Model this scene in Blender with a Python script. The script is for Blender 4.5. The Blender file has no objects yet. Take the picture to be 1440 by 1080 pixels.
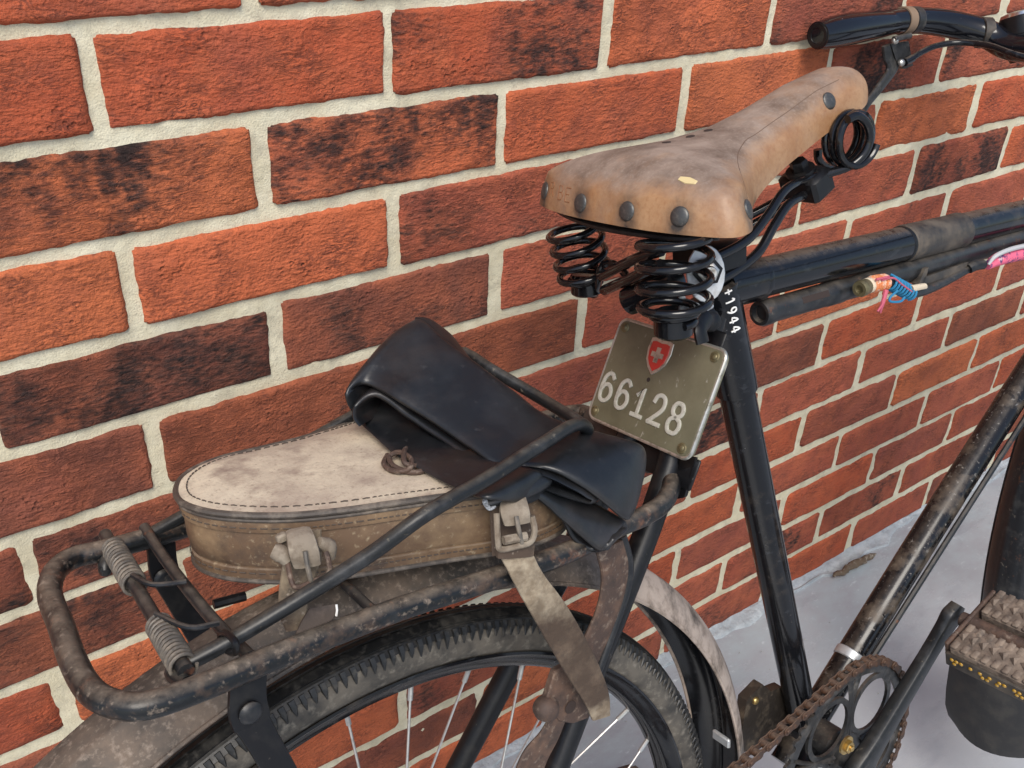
import bpy, math, random
from math import sin, cos, pi, radians, sqrt, atan2
from mathutils import Vector, Matrix, noise
random.seed(7)
V = Vector
sc = bpy.context.scene
col = sc.collection

# ------------------------------------------------------------------ camera
cam = bpy.data.objects.new("camera", bpy.data.cameras.new("camera"))
col.objects.link(cam)
cam.data.sensor_width = 36.0
cam.data.lens = 34.072
cam.data.clip_start = 0.02
cam.data.clip_end = 3000
right = V((0.81079, -0.58368, 0.04409)); down = V((-0.27056, -0.44049, -0.85602)); fwd = V((0.51906, 0.68212, -0.51507))
cam.matrix_world = Matrix(((right.x, -down.x, -fwd.x, -0.16359), (right.y, -down.y, -fwd.y, -0.69012),
                           (right.z, -down.z, -fwd.z, 1.11282), (0, 0, 0, 1)))
sc.camera = cam

# ------------------------------------------------------------------ light
SUN_EL, SUN_AZ = radians(52), radians(215)          # azimuth clockwise from +Y
world = bpy.data.worlds.new("World"); sc.world = world
world.use_nodes = True
wn = world.node_tree
bg = wn.nodes["Background"]
sky = wn.nodes.new("ShaderNodeTexSky")
sky.sky_type = 'NISHITA'; sky.sun_disc = False
sky.sun_elevation = SUN_EL; sky.sun_rotation = SUN_AZ
sky.air_density = 1.0; sky.dust_density = 2.0; sky.ozone_density = 1.0
wn.links.new(sky.outputs[0], bg.inputs[0])
bg.inputs[1].default_value = 0.11
sun = bpy.data.objects.new("sun", bpy.data.lights.new("sun", 'SUN'))
col.objects.link(sun)
sun.data.energy = 1.8; sun.data.angle = radians(32); sun.data.color = (1.0, 0.95, 0.87)
sd = V((sin(SUN_AZ) * cos(SUN_EL), cos(SUN_AZ) * cos(SUN_EL), sin(SUN_EL)))
sun.rotation_euler = sd.to_track_quat('Z', 'Y').to_euler()
sc.view_settings.view_transform = 'Standard'
sc.view_settings.look = 'None'
sc.view_settings.exposure = 0.72
sc.view_settings.gamma = 1.0

# ------------------------------------------------------------------ materials
def nodes_of(name):
    m = bpy.data.materials.new(name); m.use_nodes = True
    nt = m.node_tree
    return m, nt, nt.nodes["Principled BSDF"]

def nd(nt, t, **kw):
    n = nt.nodes.new(t)
    for k, v in kw.items():
        setattr(n, k, v)
    return n

def noise_fac(nt, co, scale, lo, hi, detail=6, rough=.6, dist=0):
    t = nd(nt, "ShaderNodeTexNoise"); t.inputs['Scale'].default_value = scale; t.inputs['Detail'].default_value = detail
    t.inputs['Roughness'].default_value = rough; t.inputs['Distortion'].default_value = dist
    nt.links.new(co, t.inputs['Vector'])
    r = nd(nt, "ShaderNodeMapRange"); r.inputs['From Min'].default_value = lo; r.inputs['From Max'].default_value = hi
    nt.links.new(t.outputs[0], r.inputs['Value'])
    return r.outputs[0]

def mixc(nt, fac, a, b, blend='MIX'):
    n = nd(nt, "ShaderNodeMix", data_type='RGBA', blend_type=blend)
    for s, v in ((n.inputs[0], fac), (n.inputs[6], a), (n.inputs[7], b)):
        if isinstance(v, (int, float)): s.default_value = v
        elif isinstance(v, tuple): s.default_value = v + (1,) if len(v) == 3 else v
        else: nt.links.new(v, s)
    return n.outputs[2]

def mathn(nt, op, a, b=0.0, clamp=False):
    n = nd(nt, "ShaderNodeMath", operation=op, use_clamp=clamp)
    for s, v in ((n.inputs[0], a), (n.inputs[1], b)):
        if isinstance(v, (int, float)): s.default_value = v
        else: nt.links.new(v, s)
    return n.outputs[0]

def mk(name, base, rough=.5, metal=0.0, layers=(), dust=None, bump=(), coat=0.0, spec=.5, stretch=(1, 1, 1)):
    """layers: (colour, scale, lo, hi, amount, rough, stretch) noise masks; dust: (colour, amount, lo, hi) settled on upward faces"""
    m, nt, p = nodes_of(name)
    tc = nd(nt, "ShaderNodeTexCoord"); co = tc.outputs['Object']
    c = base; r = rough
    for i, L in enumerate(layers):
        colr, s, lo, hi, amt, rg, st = (tuple(L) + (None,))[:7]
        mp = nd(nt, "ShaderNodeMapping"); nt.links.new(co, mp.inputs[0])
        mp.inputs['Location'].default_value = (i * 1.7 + .3, i * 3.1, i * .9)
        if st: mp.inputs['Scale'].default_value = st
        f = mathn(nt, 'MULTIPLY', noise_fac(nt, mp.outputs[0], s, lo, hi, 8, .65), amt, True)
        c = mixc(nt, f, c, colr)
        a = r
        n = nd(nt, "ShaderNodeMix"); nt.links.new(f, n.inputs[0])
        if isinstance(a, (int, float)): n.inputs[2].default_value = a
        else: nt.links.new(a, n.inputs[2])
        n.inputs[3].default_value = rg; r = n.outputs[0]
    if dust:
        dc, amt, lo, hi = dust
        g = nd(nt, "ShaderNodeNewGeometry"); sx = nd(nt, "ShaderNodeSeparateXYZ"); nt.links.new(g.outputs['Normal'], sx.inputs[0])
        rr = nd(nt, "ShaderNodeMapRange"); rr.inputs['From Min'].default_value = lo; rr.inputs['From Max'].default_value = hi
        nt.links.new(sx.outputs[2], rr.inputs['Value'])
        f = mathn(nt, 'MULTIPLY', rr.outputs[0], noise_fac(nt, co, 90, .30, .62, 10, .7))
        f = mathn(nt, 'MULTIPLY', f, amt, True)
        c = mixc(nt, f, c, dc)
        n = nd(nt, "ShaderNodeMix"); nt.links.new(f, n.inputs[0])
        if isinstance(r, (int, float)): n.inputs[2].default_value = r
        else: nt.links.new(r, n.inputs[2])
        n.inputs[3].default_value = .9; r = n.outputs[0]
    for s, v in ((p.inputs['Base Color'], c), (p.inputs['Roughness'], r)):
        if isinstance(v, (int, float)): s.default_value = v
        elif isinstance(v, tuple): s.default_value = v + (1,)
        else: nt.links.new(v, s)
    p.inputs['Metallic'].default_value = metal
    p.inputs['Specular IOR Level'].default_value = spec
    p.inputs['Coat Weight'].default_value = coat; p.inputs['Coat Roughness'].default_value = .08
    last = None
    for s, stg, dist in bump:
        t = nd(nt, "ShaderNodeTexNoise"); t.inputs['Scale'].default_value = s; t.inputs['Detail'].default_value = 6
        nt.links.new(co, t.inputs['Vector'])
        b = nd(nt, "ShaderNodeBump"); b.inputs['Strength'].default_value = stg; b.inputs['Distance'].default_value = dist
        nt.links.new(t.outputs[0], b.inputs['Height'])
        if last: nt.links.new(last, b.inputs['Normal'])
        last = b.outputs[0]
    if last: nt.links.new(last, p.inputs['Normal'])
    return m

DUST = (.30, .245, .19)
MT = {}
MT['gloss'] = mk('gloss_black_paint', (.006, .0065, .008), .15, layers=[((.10, .078, .058), 24, .56, .72, .35, .5), ((.055, .06, .068), 45, .58, .78, .5, .5, (1, 3, 3)), ((.24, .21, .18), 170, .65, .75, .4, .7), ((.30, .30, .30), 60, .70, .735, .6, .6, (.6, 5, 5))],
                 dust=((.25, .20, .155), .45, .78, 1.0), bump=[(70, .10, .001)], coat=.1, spec=.35)
MT['mudtube'] = mk('muddy_black_paint', (.007, .007, .008), .17, layers=[((.14, .108, .078), 22, .50, .64, .7, .8), ((.30, .28, .25), 190, .60, .70, .7, .75), ((.32, .32, .32), 50, .68, .72, .6, .6, (.7, 4, 4))],
                 dust=((.25, .20, .155), .4, .7, 1.0), bump=[(70, .10, .001)], coat=.1, spec=.35)
MT['blackwire'] = mk('black_enamelled_wire', (.006, .006, .007), .13, layers=[((.05, .045, .04), 120, .62, .8, .5, .5)], coat=.15, spec=.4)
MT['dustyblack'] = mk('dusty_black_paint', (.012, .013, .015), .34, layers=[((.06, .058, .055), 60, .5, .72, .55, .6), ((.22, .19, .15), 190, .62, .74, .6, .8), ((.24, .085, .03), 75, .62, .72, .55, .85)],
                      dust=((.25, .205, .155), .3, .55, 1.0), bump=[(220, .25, .0006)], spec=.4)
MT['railpaint'] = mk('worn_rack_paint', (.009, .010, .011), .28, layers=[((.055, .060, .064), 24, .52, .72, .5, .4), ((.135, .082, .052), 75, .50, .70, .50, .85), ((.33, .26, .20), 190, .56, .74, .7, .9), ((.22, .10, .055), 42, .60, .70, .6, .9)],
                     dust=((.30, .24, .18), .5, .62, 1.0), bump=[(160, .35, .0008)], spec=.35)
MT['bailpaint'] = mk('scuffed_black_bail', (.011, .012, .013), .34, layers=[((.06, .062, .065), 45, .5, .7, .6, .5), ((.22, .19, .14), 170, .62, .74, .6, .85)], dust=((.24, .205, .155), .25, .6, 1.0), bump=[(200, .3, .0006)], spec=.35)
MT['mattblack'] = mk('matt_black_metal', (.006, .006, .007), .36, layers=[((.035, .031, .027), 60, .52, .76, .5, .6), ((.2, .17, .14), 240, .66, .75, .5, .8)], bump=[(150, .2, .0005)], spec=.35)
MT['grime'] = mk('oily_brown_grime', (.026, .020, .015), .5, layers=[((.10, .075, .05), 70, .5, .68, .8, .8), ((.2, .16, .12), 220, .62, .74, .6, .9)], bump=[(180, .5, .001)])
MT['darkleather'] = mk('dark_brown_leather', (.055, .040, .032), .75, layers=[((.12, .09, .07), 140, .5, .7, .6, .8)], bump=[(300, .4, .0006)])
MT['mudguard'] = mk('dusty_mudguard_paint', (.030, .027, .024), .55, layers=[((.17, .125, .092), 20, .36, .62, .85, .9), ((.055, .045, .036), 70, .48, .68, .75, .8), ((.30, .24, .19), 230, .52, .70, .7, .9), ((.012, .012, .012), 30, .57, .70, .8, .45)],
                    bump=[(260, .4, .0006)])
def dusty_front():
    nt = MT['mudguard'].node_tree; p = nt.nodes['Principled BSDF']; src = p.inputs['Base Color'].links[0].from_socket
    co = nd(nt, "ShaderNodeTexCoord").outputs['Object']; sx = nd(nt, "ShaderNodeSeparateXYZ"); nt.links.new(co, sx.inputs[0])
    r = nd(nt, "ShaderNodeMapRange"); r.inputs['From Min'].default_value = .16; r.inputs['From Max'].default_value = .25; nt.links.new(sx.outputs[0], r.inputs['Value'])
    f = mathn(nt, 'MULTIPLY', r.outputs[0], noise_fac(nt, co, 34, .36, .56, 9, .68), True)
    c = mixc(nt, mathn(nt, 'MULTIPLY', f, .88), src, (.40, .325, .27)); nt.links.new(c, p.inputs['Base Color'])
dusty_front()
MT['rust'] = mk('brown_rusted_steel', (.062, .038, .028), .7, layers=[((.14, .080, .052), 60, .45, .68, .8, .85), ((.32, .25, .19), 150, .55, .72, .7, .9), ((.03, .022, .018), 60, .56, .7, .7, .7)],
                bump=[(220, .6, .001)])
MT['chainrust'] = mk('rusty_chain_steel', (.050, .029, .020), .6, metal=.2, layers=[((.13, .060, .030), 160, .45, .65, .8, .8), ((.02, .016, .014), 120, .55, .7, .7, .5)], dust=((.26, .19, .14), .5, .3, .95), bump=[(400, .5, .0006)])
MT['cranksteel'] = mk('grimy_crank_steel', (.045, .045, .045), .38, metal=.55, layers=[((.20, .18, .155), 50, .48, .7, .7, .6), ((.012, .012, .012), 70, .5, .66, .8, .45)], dust=((.24, .2, .16), .4, .3, .95), bump=[(220, .35, .0006)])
MT['steel'] = mk('plain_steel', (.50, .48, .44), .32, metal=.9, layers=[((.14, .11, .08), 150, .55, .72, .7, .7)])
MT['spoke'] = mk('galvanised_spoke', (.55, .54, .52), .3, metal=.8, layers=[((.2, .18, .15), 90, .5, .7, .7, .6)])
MT['galv'] = mk('galvanised_plate', (.52, .54, .55), .42, metal=.5, layers=[((.28, .26, .24), 120, .5, .7, .6, .6)])
MT['springsteel'] = mk('grey_spring_steel', (.115, .103, .088), .5, metal=.3, layers=[((.27, .225, .175), 130, .45, .65, .8, .8), ((.06, .05, .045), 90, .55, .7, .7, .6)])
MT['brass'] = mk('brass', (.55, .38, .14), .32, metal=.9, layers=[((.16, .11, .06), 200, .5, .7, .6, .6)])
MT['oldbrass'] = mk('tarnished_brass', (.20, .17, .09), .45, metal=.6, layers=[((.05, .04, .03), 200, .5, .7, .6, .6)])
MT['rivet'] = mk('dull_grey_rivet', (.085, .085, .082), .42, metal=.6, layers=[((.22, .2, .17), 260, .5, .7, .6, .6), ((.03, .03, .03), 200, .55, .7, .6, .6)], bump=[(500, .3, .0004)])
MT['rubber'] = mk('black_tube_rubber', (.0085, .0095, .011), .34, layers=[((.045, .031, .024), 13, .54, .70, .35, .45), ((.040, .042, .045), 22, .46, .72, .4, .5), ((.10, .10, .10), 110, .62, .78, .4, .75), ((.30, .30, .29), 330, .72, .80, .6, .9)],
                  bump=[(34, .25, .003), (500, .15, .0004)])
MT['tornedge'] = mk('pale_torn_rubber_edge', (.42, .44, .46), .8, layers=[((.05, .05, .05), 400, .5, .6, .8, .8)])
MT['tyre'] = mk('old_tyre_rubber', (.032, .029, .025), .62, layers=[((.115, .100, .080), 34, .36, .62, .9, .85), ((.24, .215, .175), 120, .52, .72, .7, .9), ((.012, .012, .012), 60, .58, .70, .6, .5)], bump=[(300, .3, .0008)])
MT['tread'] = mk('black_tread_rubber', (.010, .010, .010), .45, layers=[((.09, .08, .065), 50, .52, .70, .45, .85), ((.07, .063, .052), 200, .52, .7, .6, .8)], bump=[(300, .3, .0006)])
MT['grip'] = mk('black_celluloid_grip', (.006, .0065, .009), .14, layers=[((.20, .21, .23), 150, .66, .74, .7, .6)], coat=.2, spec=.4)
MT['flap'] = mk('black_rubber_flap', (.016, .016, .017), .5, layers=[((.05, .046, .04), 40, .45, .7, .7, .7), ((.15, .13, .11), 260, .66, .76, .5, .9)], bump=[(120, .3, .001)])
MT['pedalrubber'] = mk('dusty_pedal_rubber', (.080, .058, .044), .85, layers=[((.25, .19, .142), 60, .42, .62, .85, .95), ((.035, .03, .027), 120, .55, .68, .8, .8)], dust=((.30, .235, .18), .4, .3, .9), bump=[(260, .5, .0009)])
MT['amber'] = mk('amber_reflector', (.38, .21, .015), .2, layers=[((.08, .05, .02), 300, .5, .58, .8, .6)], coat=.6)
MT['canvas'] = mk('brown_leather_collar', (.21, .145, .095), .8, bump=[(400, .4, .0005)])
MT['wrap'] = mk('dusty_brown_tube_wrap', (.030, .026, .022), .4, layers=[((.13, .105, .08), 40, .4, .65, .8, .85), ((.04, .037, .034), 90, .55, .7, .6, .6)], bump=[(250, .4, .0006)])
MT['strapleather'] = mk('worn_strap_leather', (.070, .046, .031), .85, layers=[((.23, .18, .12), 11, .47, .60, .9, .95), ((.032, .024, .018), 45, .52, .66, .85, .8), ((.42, .35, .28), 230, .58, .70, .6, .95)], bump=[(180, .6, .0012)])
MT['strapend'] = mk('half_bleached_strap_leather', (.060, .038, .024), .8, layers=[((.13, .09, .06), 40, .48, .66, .8, .85), ((.025, .018, .014), 55, .54, .68, .8, .8)], bump=[(180, .7, .0012), (45, .3, .003)])
def bleached():
    nt = MT['strapend'].node_tree; p = nt.nodes['Principled BSDF']; src = p.inputs['Base Color'].links[0].from_socket
    co = nd(nt, "ShaderNodeTexCoord").outputs['Object']; w = nd(nt, "ShaderNodeAttribute", attribute_name='wear').outputs['Fac']
    f = mathn(nt, 'ADD', w, mathn(nt, 'MULTIPLY', mathn(nt, 'SUBTRACT', noise_fac(nt, co, 60, .3, .7, 9, .7), .62), .7))
    pale = mixc(nt, noise_fac(nt, co, 130, .4, .65, 8), (.21, .16, .105), (.37, .305, .215))
    c = mixc(nt, mathn(nt, 'MULTIPLY', f, .95, True), src, pale); nt.links.new(c, p.inputs['Base Color'])
bleached()
MT['buckle'] = mk('dusty_pale_buckle_leather', (.22, .18, .135), .85, layers=[((.38, .325, .25), 60, .5, .68, .8, .9), ((.12, .088, .06), 100, .48, .66, .8, .9)], bump=[(220, .5, .0009)])
MT['bagside'] = mk('dusty_brown_bag_leather', (.125, .075, .042), .52, layers=[((.29, .195, .105), 22, .46, .66, .85, .7), ((.050, .034, .026), 30, .50, .66, .85, .55), ((.42, .34, .22), 300, .58, .72, .6, .8)],
                   dust=((.34, .28, .21), .4, .4, 1.0), bump=[(260, .35, .0007), (50, .2, .002)])
MT['baglid'] = mk('pale_dusty_suede_lid', (.39, .315, .24), .95, layers=[((.64, .555, .41), 16, .40, .60, .9, .95), ((.21, .145, .115), 20, .51, .66, .85, .95), ((.22, .16, .12), 420, .54, .70, .6, .95)],
                  bump=[(600, .5, .0006)])
MT['piping'] = mk('dark_worn_piping', (.065, .053, .043), .5, layers=[((.22, .18, .14), 80, .48, .68, .8, .7)], bump=[(200, .3, .0006)])
MT['thread'] = mk('dark_stitching_thread', (.075, .057, .044), .8)
MT['saddleleather'] = None
MT['flakedleather'] = mk('pale_flaked_leather', (.62, .50, .26), .7)
MT['stampedleather'] = mk('stamped_leather_edge', (.24, .095, .035), .6)
MT['creaseleather'] = mk('darkened_leather_crease', (.13, .080, .052), .65)
MT['hole'] = mk('dark_eyelet', (.03, .018, .014), .8)
MT['olive'] = mk('olive_painted_plate', (.195, .185, .122), .33, metal=.3, layers=[((.115, .108, .068), 14, .40, .66, .85, .36), ((.24, .225, .14), 200, .62, .76, .5, .6), ((.42, .40, .34), 30, .63, .68, .8, .5, (5, 5, .5))], bump=[(90, .1, .0006)])
MT['barealu'] = mk('bare_worn_metal', (.50, .49, .44), .3, metal=.75, layers=[((.15, .14, .10), 160, .5, .68, .8, .5)])
MT['digit'] = mk('grey_raised_figures', (.48, .465, .40), .45, metal=.15, layers=[((.22, .21, .15), 300, .52, .68, .6, .6)])
MT['red'] = mk('red_enamel', (.50, .035, .025), .35, layers=[((.25, .02, .02), 200, .55, .7, .5, .5)])
MT['whitepaint'] = mk('white_hand_paint', (.80, .79, .76), .6)
MT['chrome'] = mk('brushed_chrome', (.62, .64, .66), .22, metal=1.0, layers=[((.3, .31, .32), 60, .45, .7, .6, .4)])
MT['blueyarn'] = mk('blue_thread', (.02, .19, .36), .8, bump=[(900, .6, .0006)])
MT['pinkyarn'] = mk('pink_thread', (.50, .10, .15), .8, bump=[(900, .6, .0006)])
MT['pinkcloth'] = mk('pink_and_navy_braided_cloth', (.72, .13, .22), .85, layers=[((.05, .04, .13), 130, .53, .58, .9, .85), ((.75, .55, .55), 170, .60, .66, .7, .85)], bump=[(700, .7, .0008)])
MT['orangecloth'] = mk('orange_cloth', (.62, .20, .07), .85, layers=[((.72, .52, .40), 180, .50, .58, .8, .85)], bump=[(700, .7, .0008)])
MT['creamcloth'] = mk('cream_cloth', (.62, .52, .38), .9, bump=[(600, .6, .0008)])
MT['greyplastic'] = mk('pale_grey_tape', (.45, .45, .45), .5)
MT['debris'] = mk('brown_crumbled_lump', (.12, .085, .055), .9, layers=[((.38, .34, .28), 120, .5, .66, .8, .9)], bump=[(200, .8, .003)])
MT['crumb'] = mk('pale_mortar_crumb', (.36, .36, .34), .9, bump=[(300, .6, .001)])

def saddle_material():
    m, nt, p = nodes_of('tan_saddle_leather')
    co = nd(nt, "ShaderNodeTexCoord").outputs['Object']
    at = nd(nt, "ShaderNodeAttribute", attribute_name='wear'); w = at.outputs['Fac']
    c = mixc(nt, noise_fac(nt, co, 18, .36, .66, 7), (.29, .145, .066), (.44, .27, .145))
    c = mixc(nt, mathn(nt, 'MULTIPLY', noise_fac(nt, co, 300, .45, .72, 6), .45), c, (.22, .09, .035))
    g = mathn(nt, 'ADD', w, mathn(nt, 'MULTIPLY', mathn(nt, 'SUBTRACT', noise_fac(nt, co, 26, .3, .7, 8), .5), .9), True)
    top = mixc(nt, noise_fac(nt, co, 34, .34, .66, 8), (.140, .094, .068), (.31, .235, .185))
    top = mixc(nt, mathn(nt, 'MULTIPLY', noise_fac(nt, co, 420, .5, .7, 4), .22), top, (.44, .36, .30))
    c = mixc(nt, g, c, top)
    st = mathn(nt, 'MULTIPLY', noise_fac(nt, co, 15, .60, .74, 7), .7, True)
    c = mixc(nt, st, c, (.085, .058, .045))
    sn = nd(nt, "ShaderNodeAttribute", attribute_name='stain').outputs['Fac']
    sn = mathn(nt, 'MULTIPLY', mathn(nt, 'MULTIPLY', sn, mathn(nt, 'ADD', noise_fac(nt, co, 120, .3, .7), .55)), 1.15, True)
    c = mixc(nt, sn, c, (.050, .042, .036))
    nt.links.new(c, p.inputs['Base Color'])
    r = nd(nt, "ShaderNodeMapRange"); r.inputs['To Min'].default_value = .42; r.inputs['To Max'].default_value = .75
    nt.links.new(g, r.inputs['Value']); nt.links.new(r.outputs[0], p.inputs['Roughness'])
    b = nd(nt, "ShaderNodeBump"); b.inputs['Strength'].default_value = .4; b.inputs['Distance'].default_value = .0012
    t = nd(nt, "ShaderNodeTexNoise"); t.inputs['Scale'].default_value = 130; t.inputs['Detail'].default_value = 8
    nt.links.new(co, t.inputs['Vector']); nt.links.new(t.outputs[0], b.inputs['Height']); nt.links.new(b.outputs[0], p.inputs['Normal'])
    return m
MT['saddleleather'] = saddle_material()

def brick_material():
    m, nt, p = nodes_of('sand_faced_red_brick')
    tc = nd(nt, "ShaderNodeTexCoord"); oi = nd(nt, "ShaderNodeObjectInfo")
    off = nd(nt, "ShaderNodeVectorMath", operation='MULTIPLY_ADD')
    cb = nd(nt, "ShaderNodeCombineXYZ")
    for i in range(3): nt.links.new(oi.outputs['Random'], cb.inputs[i])
    nt.links.new(cb.outputs[0], off.inputs[0]); off.inputs[1].default_value = (31, 57, 83); nt.links.new(tc.outputs['Object'], off.inputs[2])
    co = off.outputs[0]
    rot = nd(nt, "ShaderNodeMapping"); nt.links.new(co, rot.inputs[0]); rot.inputs['Rotation'].default_value = (0, .5, 0); rot.inputs['Scale'].default_value = (1, 1, 2.8)
    base = oi.outputs['Color']
    c = mixc(nt, mathn(nt, 'MULTIPLY', noise_fac(nt, co, 22, .38, .68, 8), .5), base, (.49, .135, .058))
    c = mixc(nt, mathn(nt, 'MULTIPLY', noise_fac(nt, co, 14, .50, .70, 8), .5), c, (.22, .062, .045))
    c = mixc(nt, mathn(nt, 'MULTIPLY', noise_fac(nt, rot.outputs[0], 150, .52, .70, 8, .7), .55), c, (.16, .05, .03))
    c = mixc(nt, mathn(nt, 'MULTIPLY', noise_fac(nt, co, 700, .60, .72, 3), .3), c, (.50, .21, .125))
    # kiln burn: only where this brick carries some
    n1 = nd(nt, "ShaderNodeTexNoise"); n1.inputs['Scale'].default_value = 8.5; n1.inputs['Detail'].default_value = 9; n1.inputs['Roughness'].default_value = .62
    n1.inputs['Distortion'].default_value = .35
    nt.links.new(co, n1.inputs['Vector'])
    n2 = nd(nt, "ShaderNodeTexNoise"); n2.inputs['Scale'].default_value = 120; n2.inputs['Detail'].default_value = 6
    nt.links.new(rot.outputs[0], n2.inputs['Vector'])
    s = mathn(nt, 'ADD', n1.outputs[0], mathn(nt, 'MULTIPLY', mathn(nt, 'SUBTRACT', n2.outputs[0], .5), .30))
    a = mathn(nt, 'SUBTRACT', oi.outputs['Alpha'], .02)
    thr = mathn(nt, 'SUBTRACT', .80, mathn(nt, 'MULTIPLY', a, .54))
    f = mathn(nt, 'MULTIPLY', mathn(nt, 'SUBTRACT', s, thr), 5.0, True)
    c = mixc(nt, mathn(nt, 'MULTIPLY', f, .80, True), c, mixc(nt, noise_fac(nt, co, 70, .40, .64, 8), (.085, .040, .030), (.19, .085, .055)))
    f2 = mathn(nt, 'MULTIPLY', mathn(nt, 'SUBTRACT', s, mathn(nt, 'ADD', thr, .062)), 9.0, True)
    burn = mixc(nt, noise_fac(nt, co, 90, .42, .66, 8), (.017, .014, .014), (.075, .040, .033))
    c = mixc(nt, mathn(nt, 'MULTIPLY', f2, .93, True), c, burn)
    # lime specks
    c = mixc(nt, mathn(nt, 'MULTIPLY', noise_fac(nt, co, 22, .72, .90, 10, .78), .9, True), c, (.62, .55, .48))
    BRICKC = c
    p.inputs['Roughness'].default_value = .9; p.inputs['Specular IOR Level'].default_value = .3
    # creased sand-struck skin
    cr = nd(nt, "ShaderNodeTexNoise"); cr.inputs['Scale'].default_value = 62; cr.inputs['Detail'].default_value = 7; cr.inputs['Roughness'].default_value = .6; cr.inputs['Distortion'].default_value = 1.3
    nt.links.new(rot.outputs[0], cr.inputs['Vector'])
    rid = mathn(nt, 'ABSOLUTE', mathn(nt, 'SUBTRACT', cr.outputs[0], .5))
    rid = mathn(nt, 'MULTIPLY', rid, 5.0, True)
    fine = nd(nt, "ShaderNodeTexNoise"); fine.inputs['Scale'].default_value = 420; fine.inputs['Detail'].default_value = 5
    nt.links.new(co, fine.inputs['Vector'])
    # darker brown mixed into the colour along the crease bottoms, in patches
    crease_dark = mathn(nt, 'MULTIPLY', mathn(nt, 'SUBTRACT', 1.0, mathn(nt, 'MULTIPLY', rid, 2.6, True)), mathn(nt, 'MULTIPLY', noise_fac(nt, co, 30, .42, .66, 4), .85), True)
    BRICKC = mixc(nt, crease_dark, BRICKC, (.10, .032, .022))
    nt.links.new(BRICKC, p.inputs['Base Color'])
    amt = mathn(nt, 'MULTIPLY', noise_fac(nt, co, 9, .36, .66, 4), mathn(nt, 'ADD', mathn(nt, 'MULTIPLY', oi.outputs['Random'], 1.0), .15))
    amt = mathn(nt, 'ADD', amt, mathn(nt, 'MULTIPLY', f, .5))
    pit = nd(nt, "ShaderNodeTexVoronoi"); pit.inputs['Scale'].default_value = 170; nt.links.new(co, pit.inputs['Vector'])
    pt = mathn(nt, 'MULTIPLY', mathn(nt, 'SUBTRACT', pit.outputs['Distance'], .16), 5.0, True)
    h = mathn(nt, 'ADD', mathn(nt, 'MULTIPLY', rid, amt), mathn(nt, 'MULTIPLY', fine.outputs[0], .75))
    h = mathn(nt, 'ADD', h, mathn(nt, 'MULTIPLY', n2.outputs[0], 1.0))
    h = mathn(nt, 'ADD', h, mathn(nt, 'MULTIPLY', pt, mathn(nt, 'MULTIPLY', noise_fac(nt, co, 26, .52, .70, 3), .9)))
    b = nd(nt, "ShaderNodeBump"); b.inputs['Strength'].default_value = 1.0; b.inputs['Distance'].default_value = .0021
    nt.links.new(h, b.inputs['Height']); nt.links.new(b.outputs[0], p.inputs['Normal'])
    return m
MT['brick'] = brick_material()
MT['mortar'] = mk('pale_lime_mortar', (.61, .55, .39), .95, layers=[((.74, .69, .52), 22, .4, .62, .8, .95), ((.36, .325, .245), 40, .52, .70, .6, .95), ((.20, .17, .13), 700, .58, .70, .6, .95)], bump=[(700, .6, .0012), (120, .3, .004)], spec=.2)
MT['floor'] = mk('grey_sealed_concrete', (.33, .348, .368), .26, layers=[((.405, .428, .45), 3, .38, .62, .8, .26), ((.20, .215, .245), 7, .55, .72, .5, .45, (1, 2.5, 1)), ((.15, .155, .165), 36, .62, .76, .45, .6), ((.10, .095, .09), 160, .66, .74, .75, .7)], bump=[(25, .10, .003)])
def lime_on_floor():
    # lime and cement dropped along the wall when it was built
    nt = MT['floor'].node_tree; p = nt.nodes['Principled BSDF']; src = p.inputs['Base Color'].links[0].from_socket
    co = nd(nt, "ShaderNodeTexCoord").outputs['Object']; sx = nd(nt, "ShaderNodeSeparateXYZ"); nt.links.new(co, sx.inputs[0])
    r = nd(nt, "ShaderNodeMapRange"); r.inputs['From Min'].default_value = -.26; r.inputs['From Max'].default_value = -.03; nt.links.new(sx.outputs[1], r.inputs['Value'])
    mp = nd(nt, "ShaderNodeMapping"); nt.links.new(co, mp.inputs[0]); mp.inputs['Scale'].default_value = (1, 2, 1)
    f = mathn(nt, 'MULTIPLY', r.outputs[0], noise_fac(nt, mp.outputs[0], 15, .40, .62, 9, .68), True)
    c = mixc(nt, mathn(nt, 'MULTIPLY', f, .8), src, (.40, .465, .485))
    f = mathn(nt, 'MULTIPLY', r.outputs[0], noise_fac(nt, mp.outputs[0], 34, .60, .68, 9, .7), True)
    c = mixc(nt, f, c, (.58, .63, .64)); nt.links.new(c, p.inputs['Base Color'])
lime_on_floor()
MT['smear'] = mk('whitish_cement_smear', (.35, .38, .395), .6, layers=[((.47, .505, .515), 30, .42, .60, .9, .7, (1, 2.2, 1)), ((.27, .29, .30), 60, .52, .68, .7, .6)], bump=[(90, .7, .006)])

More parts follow.
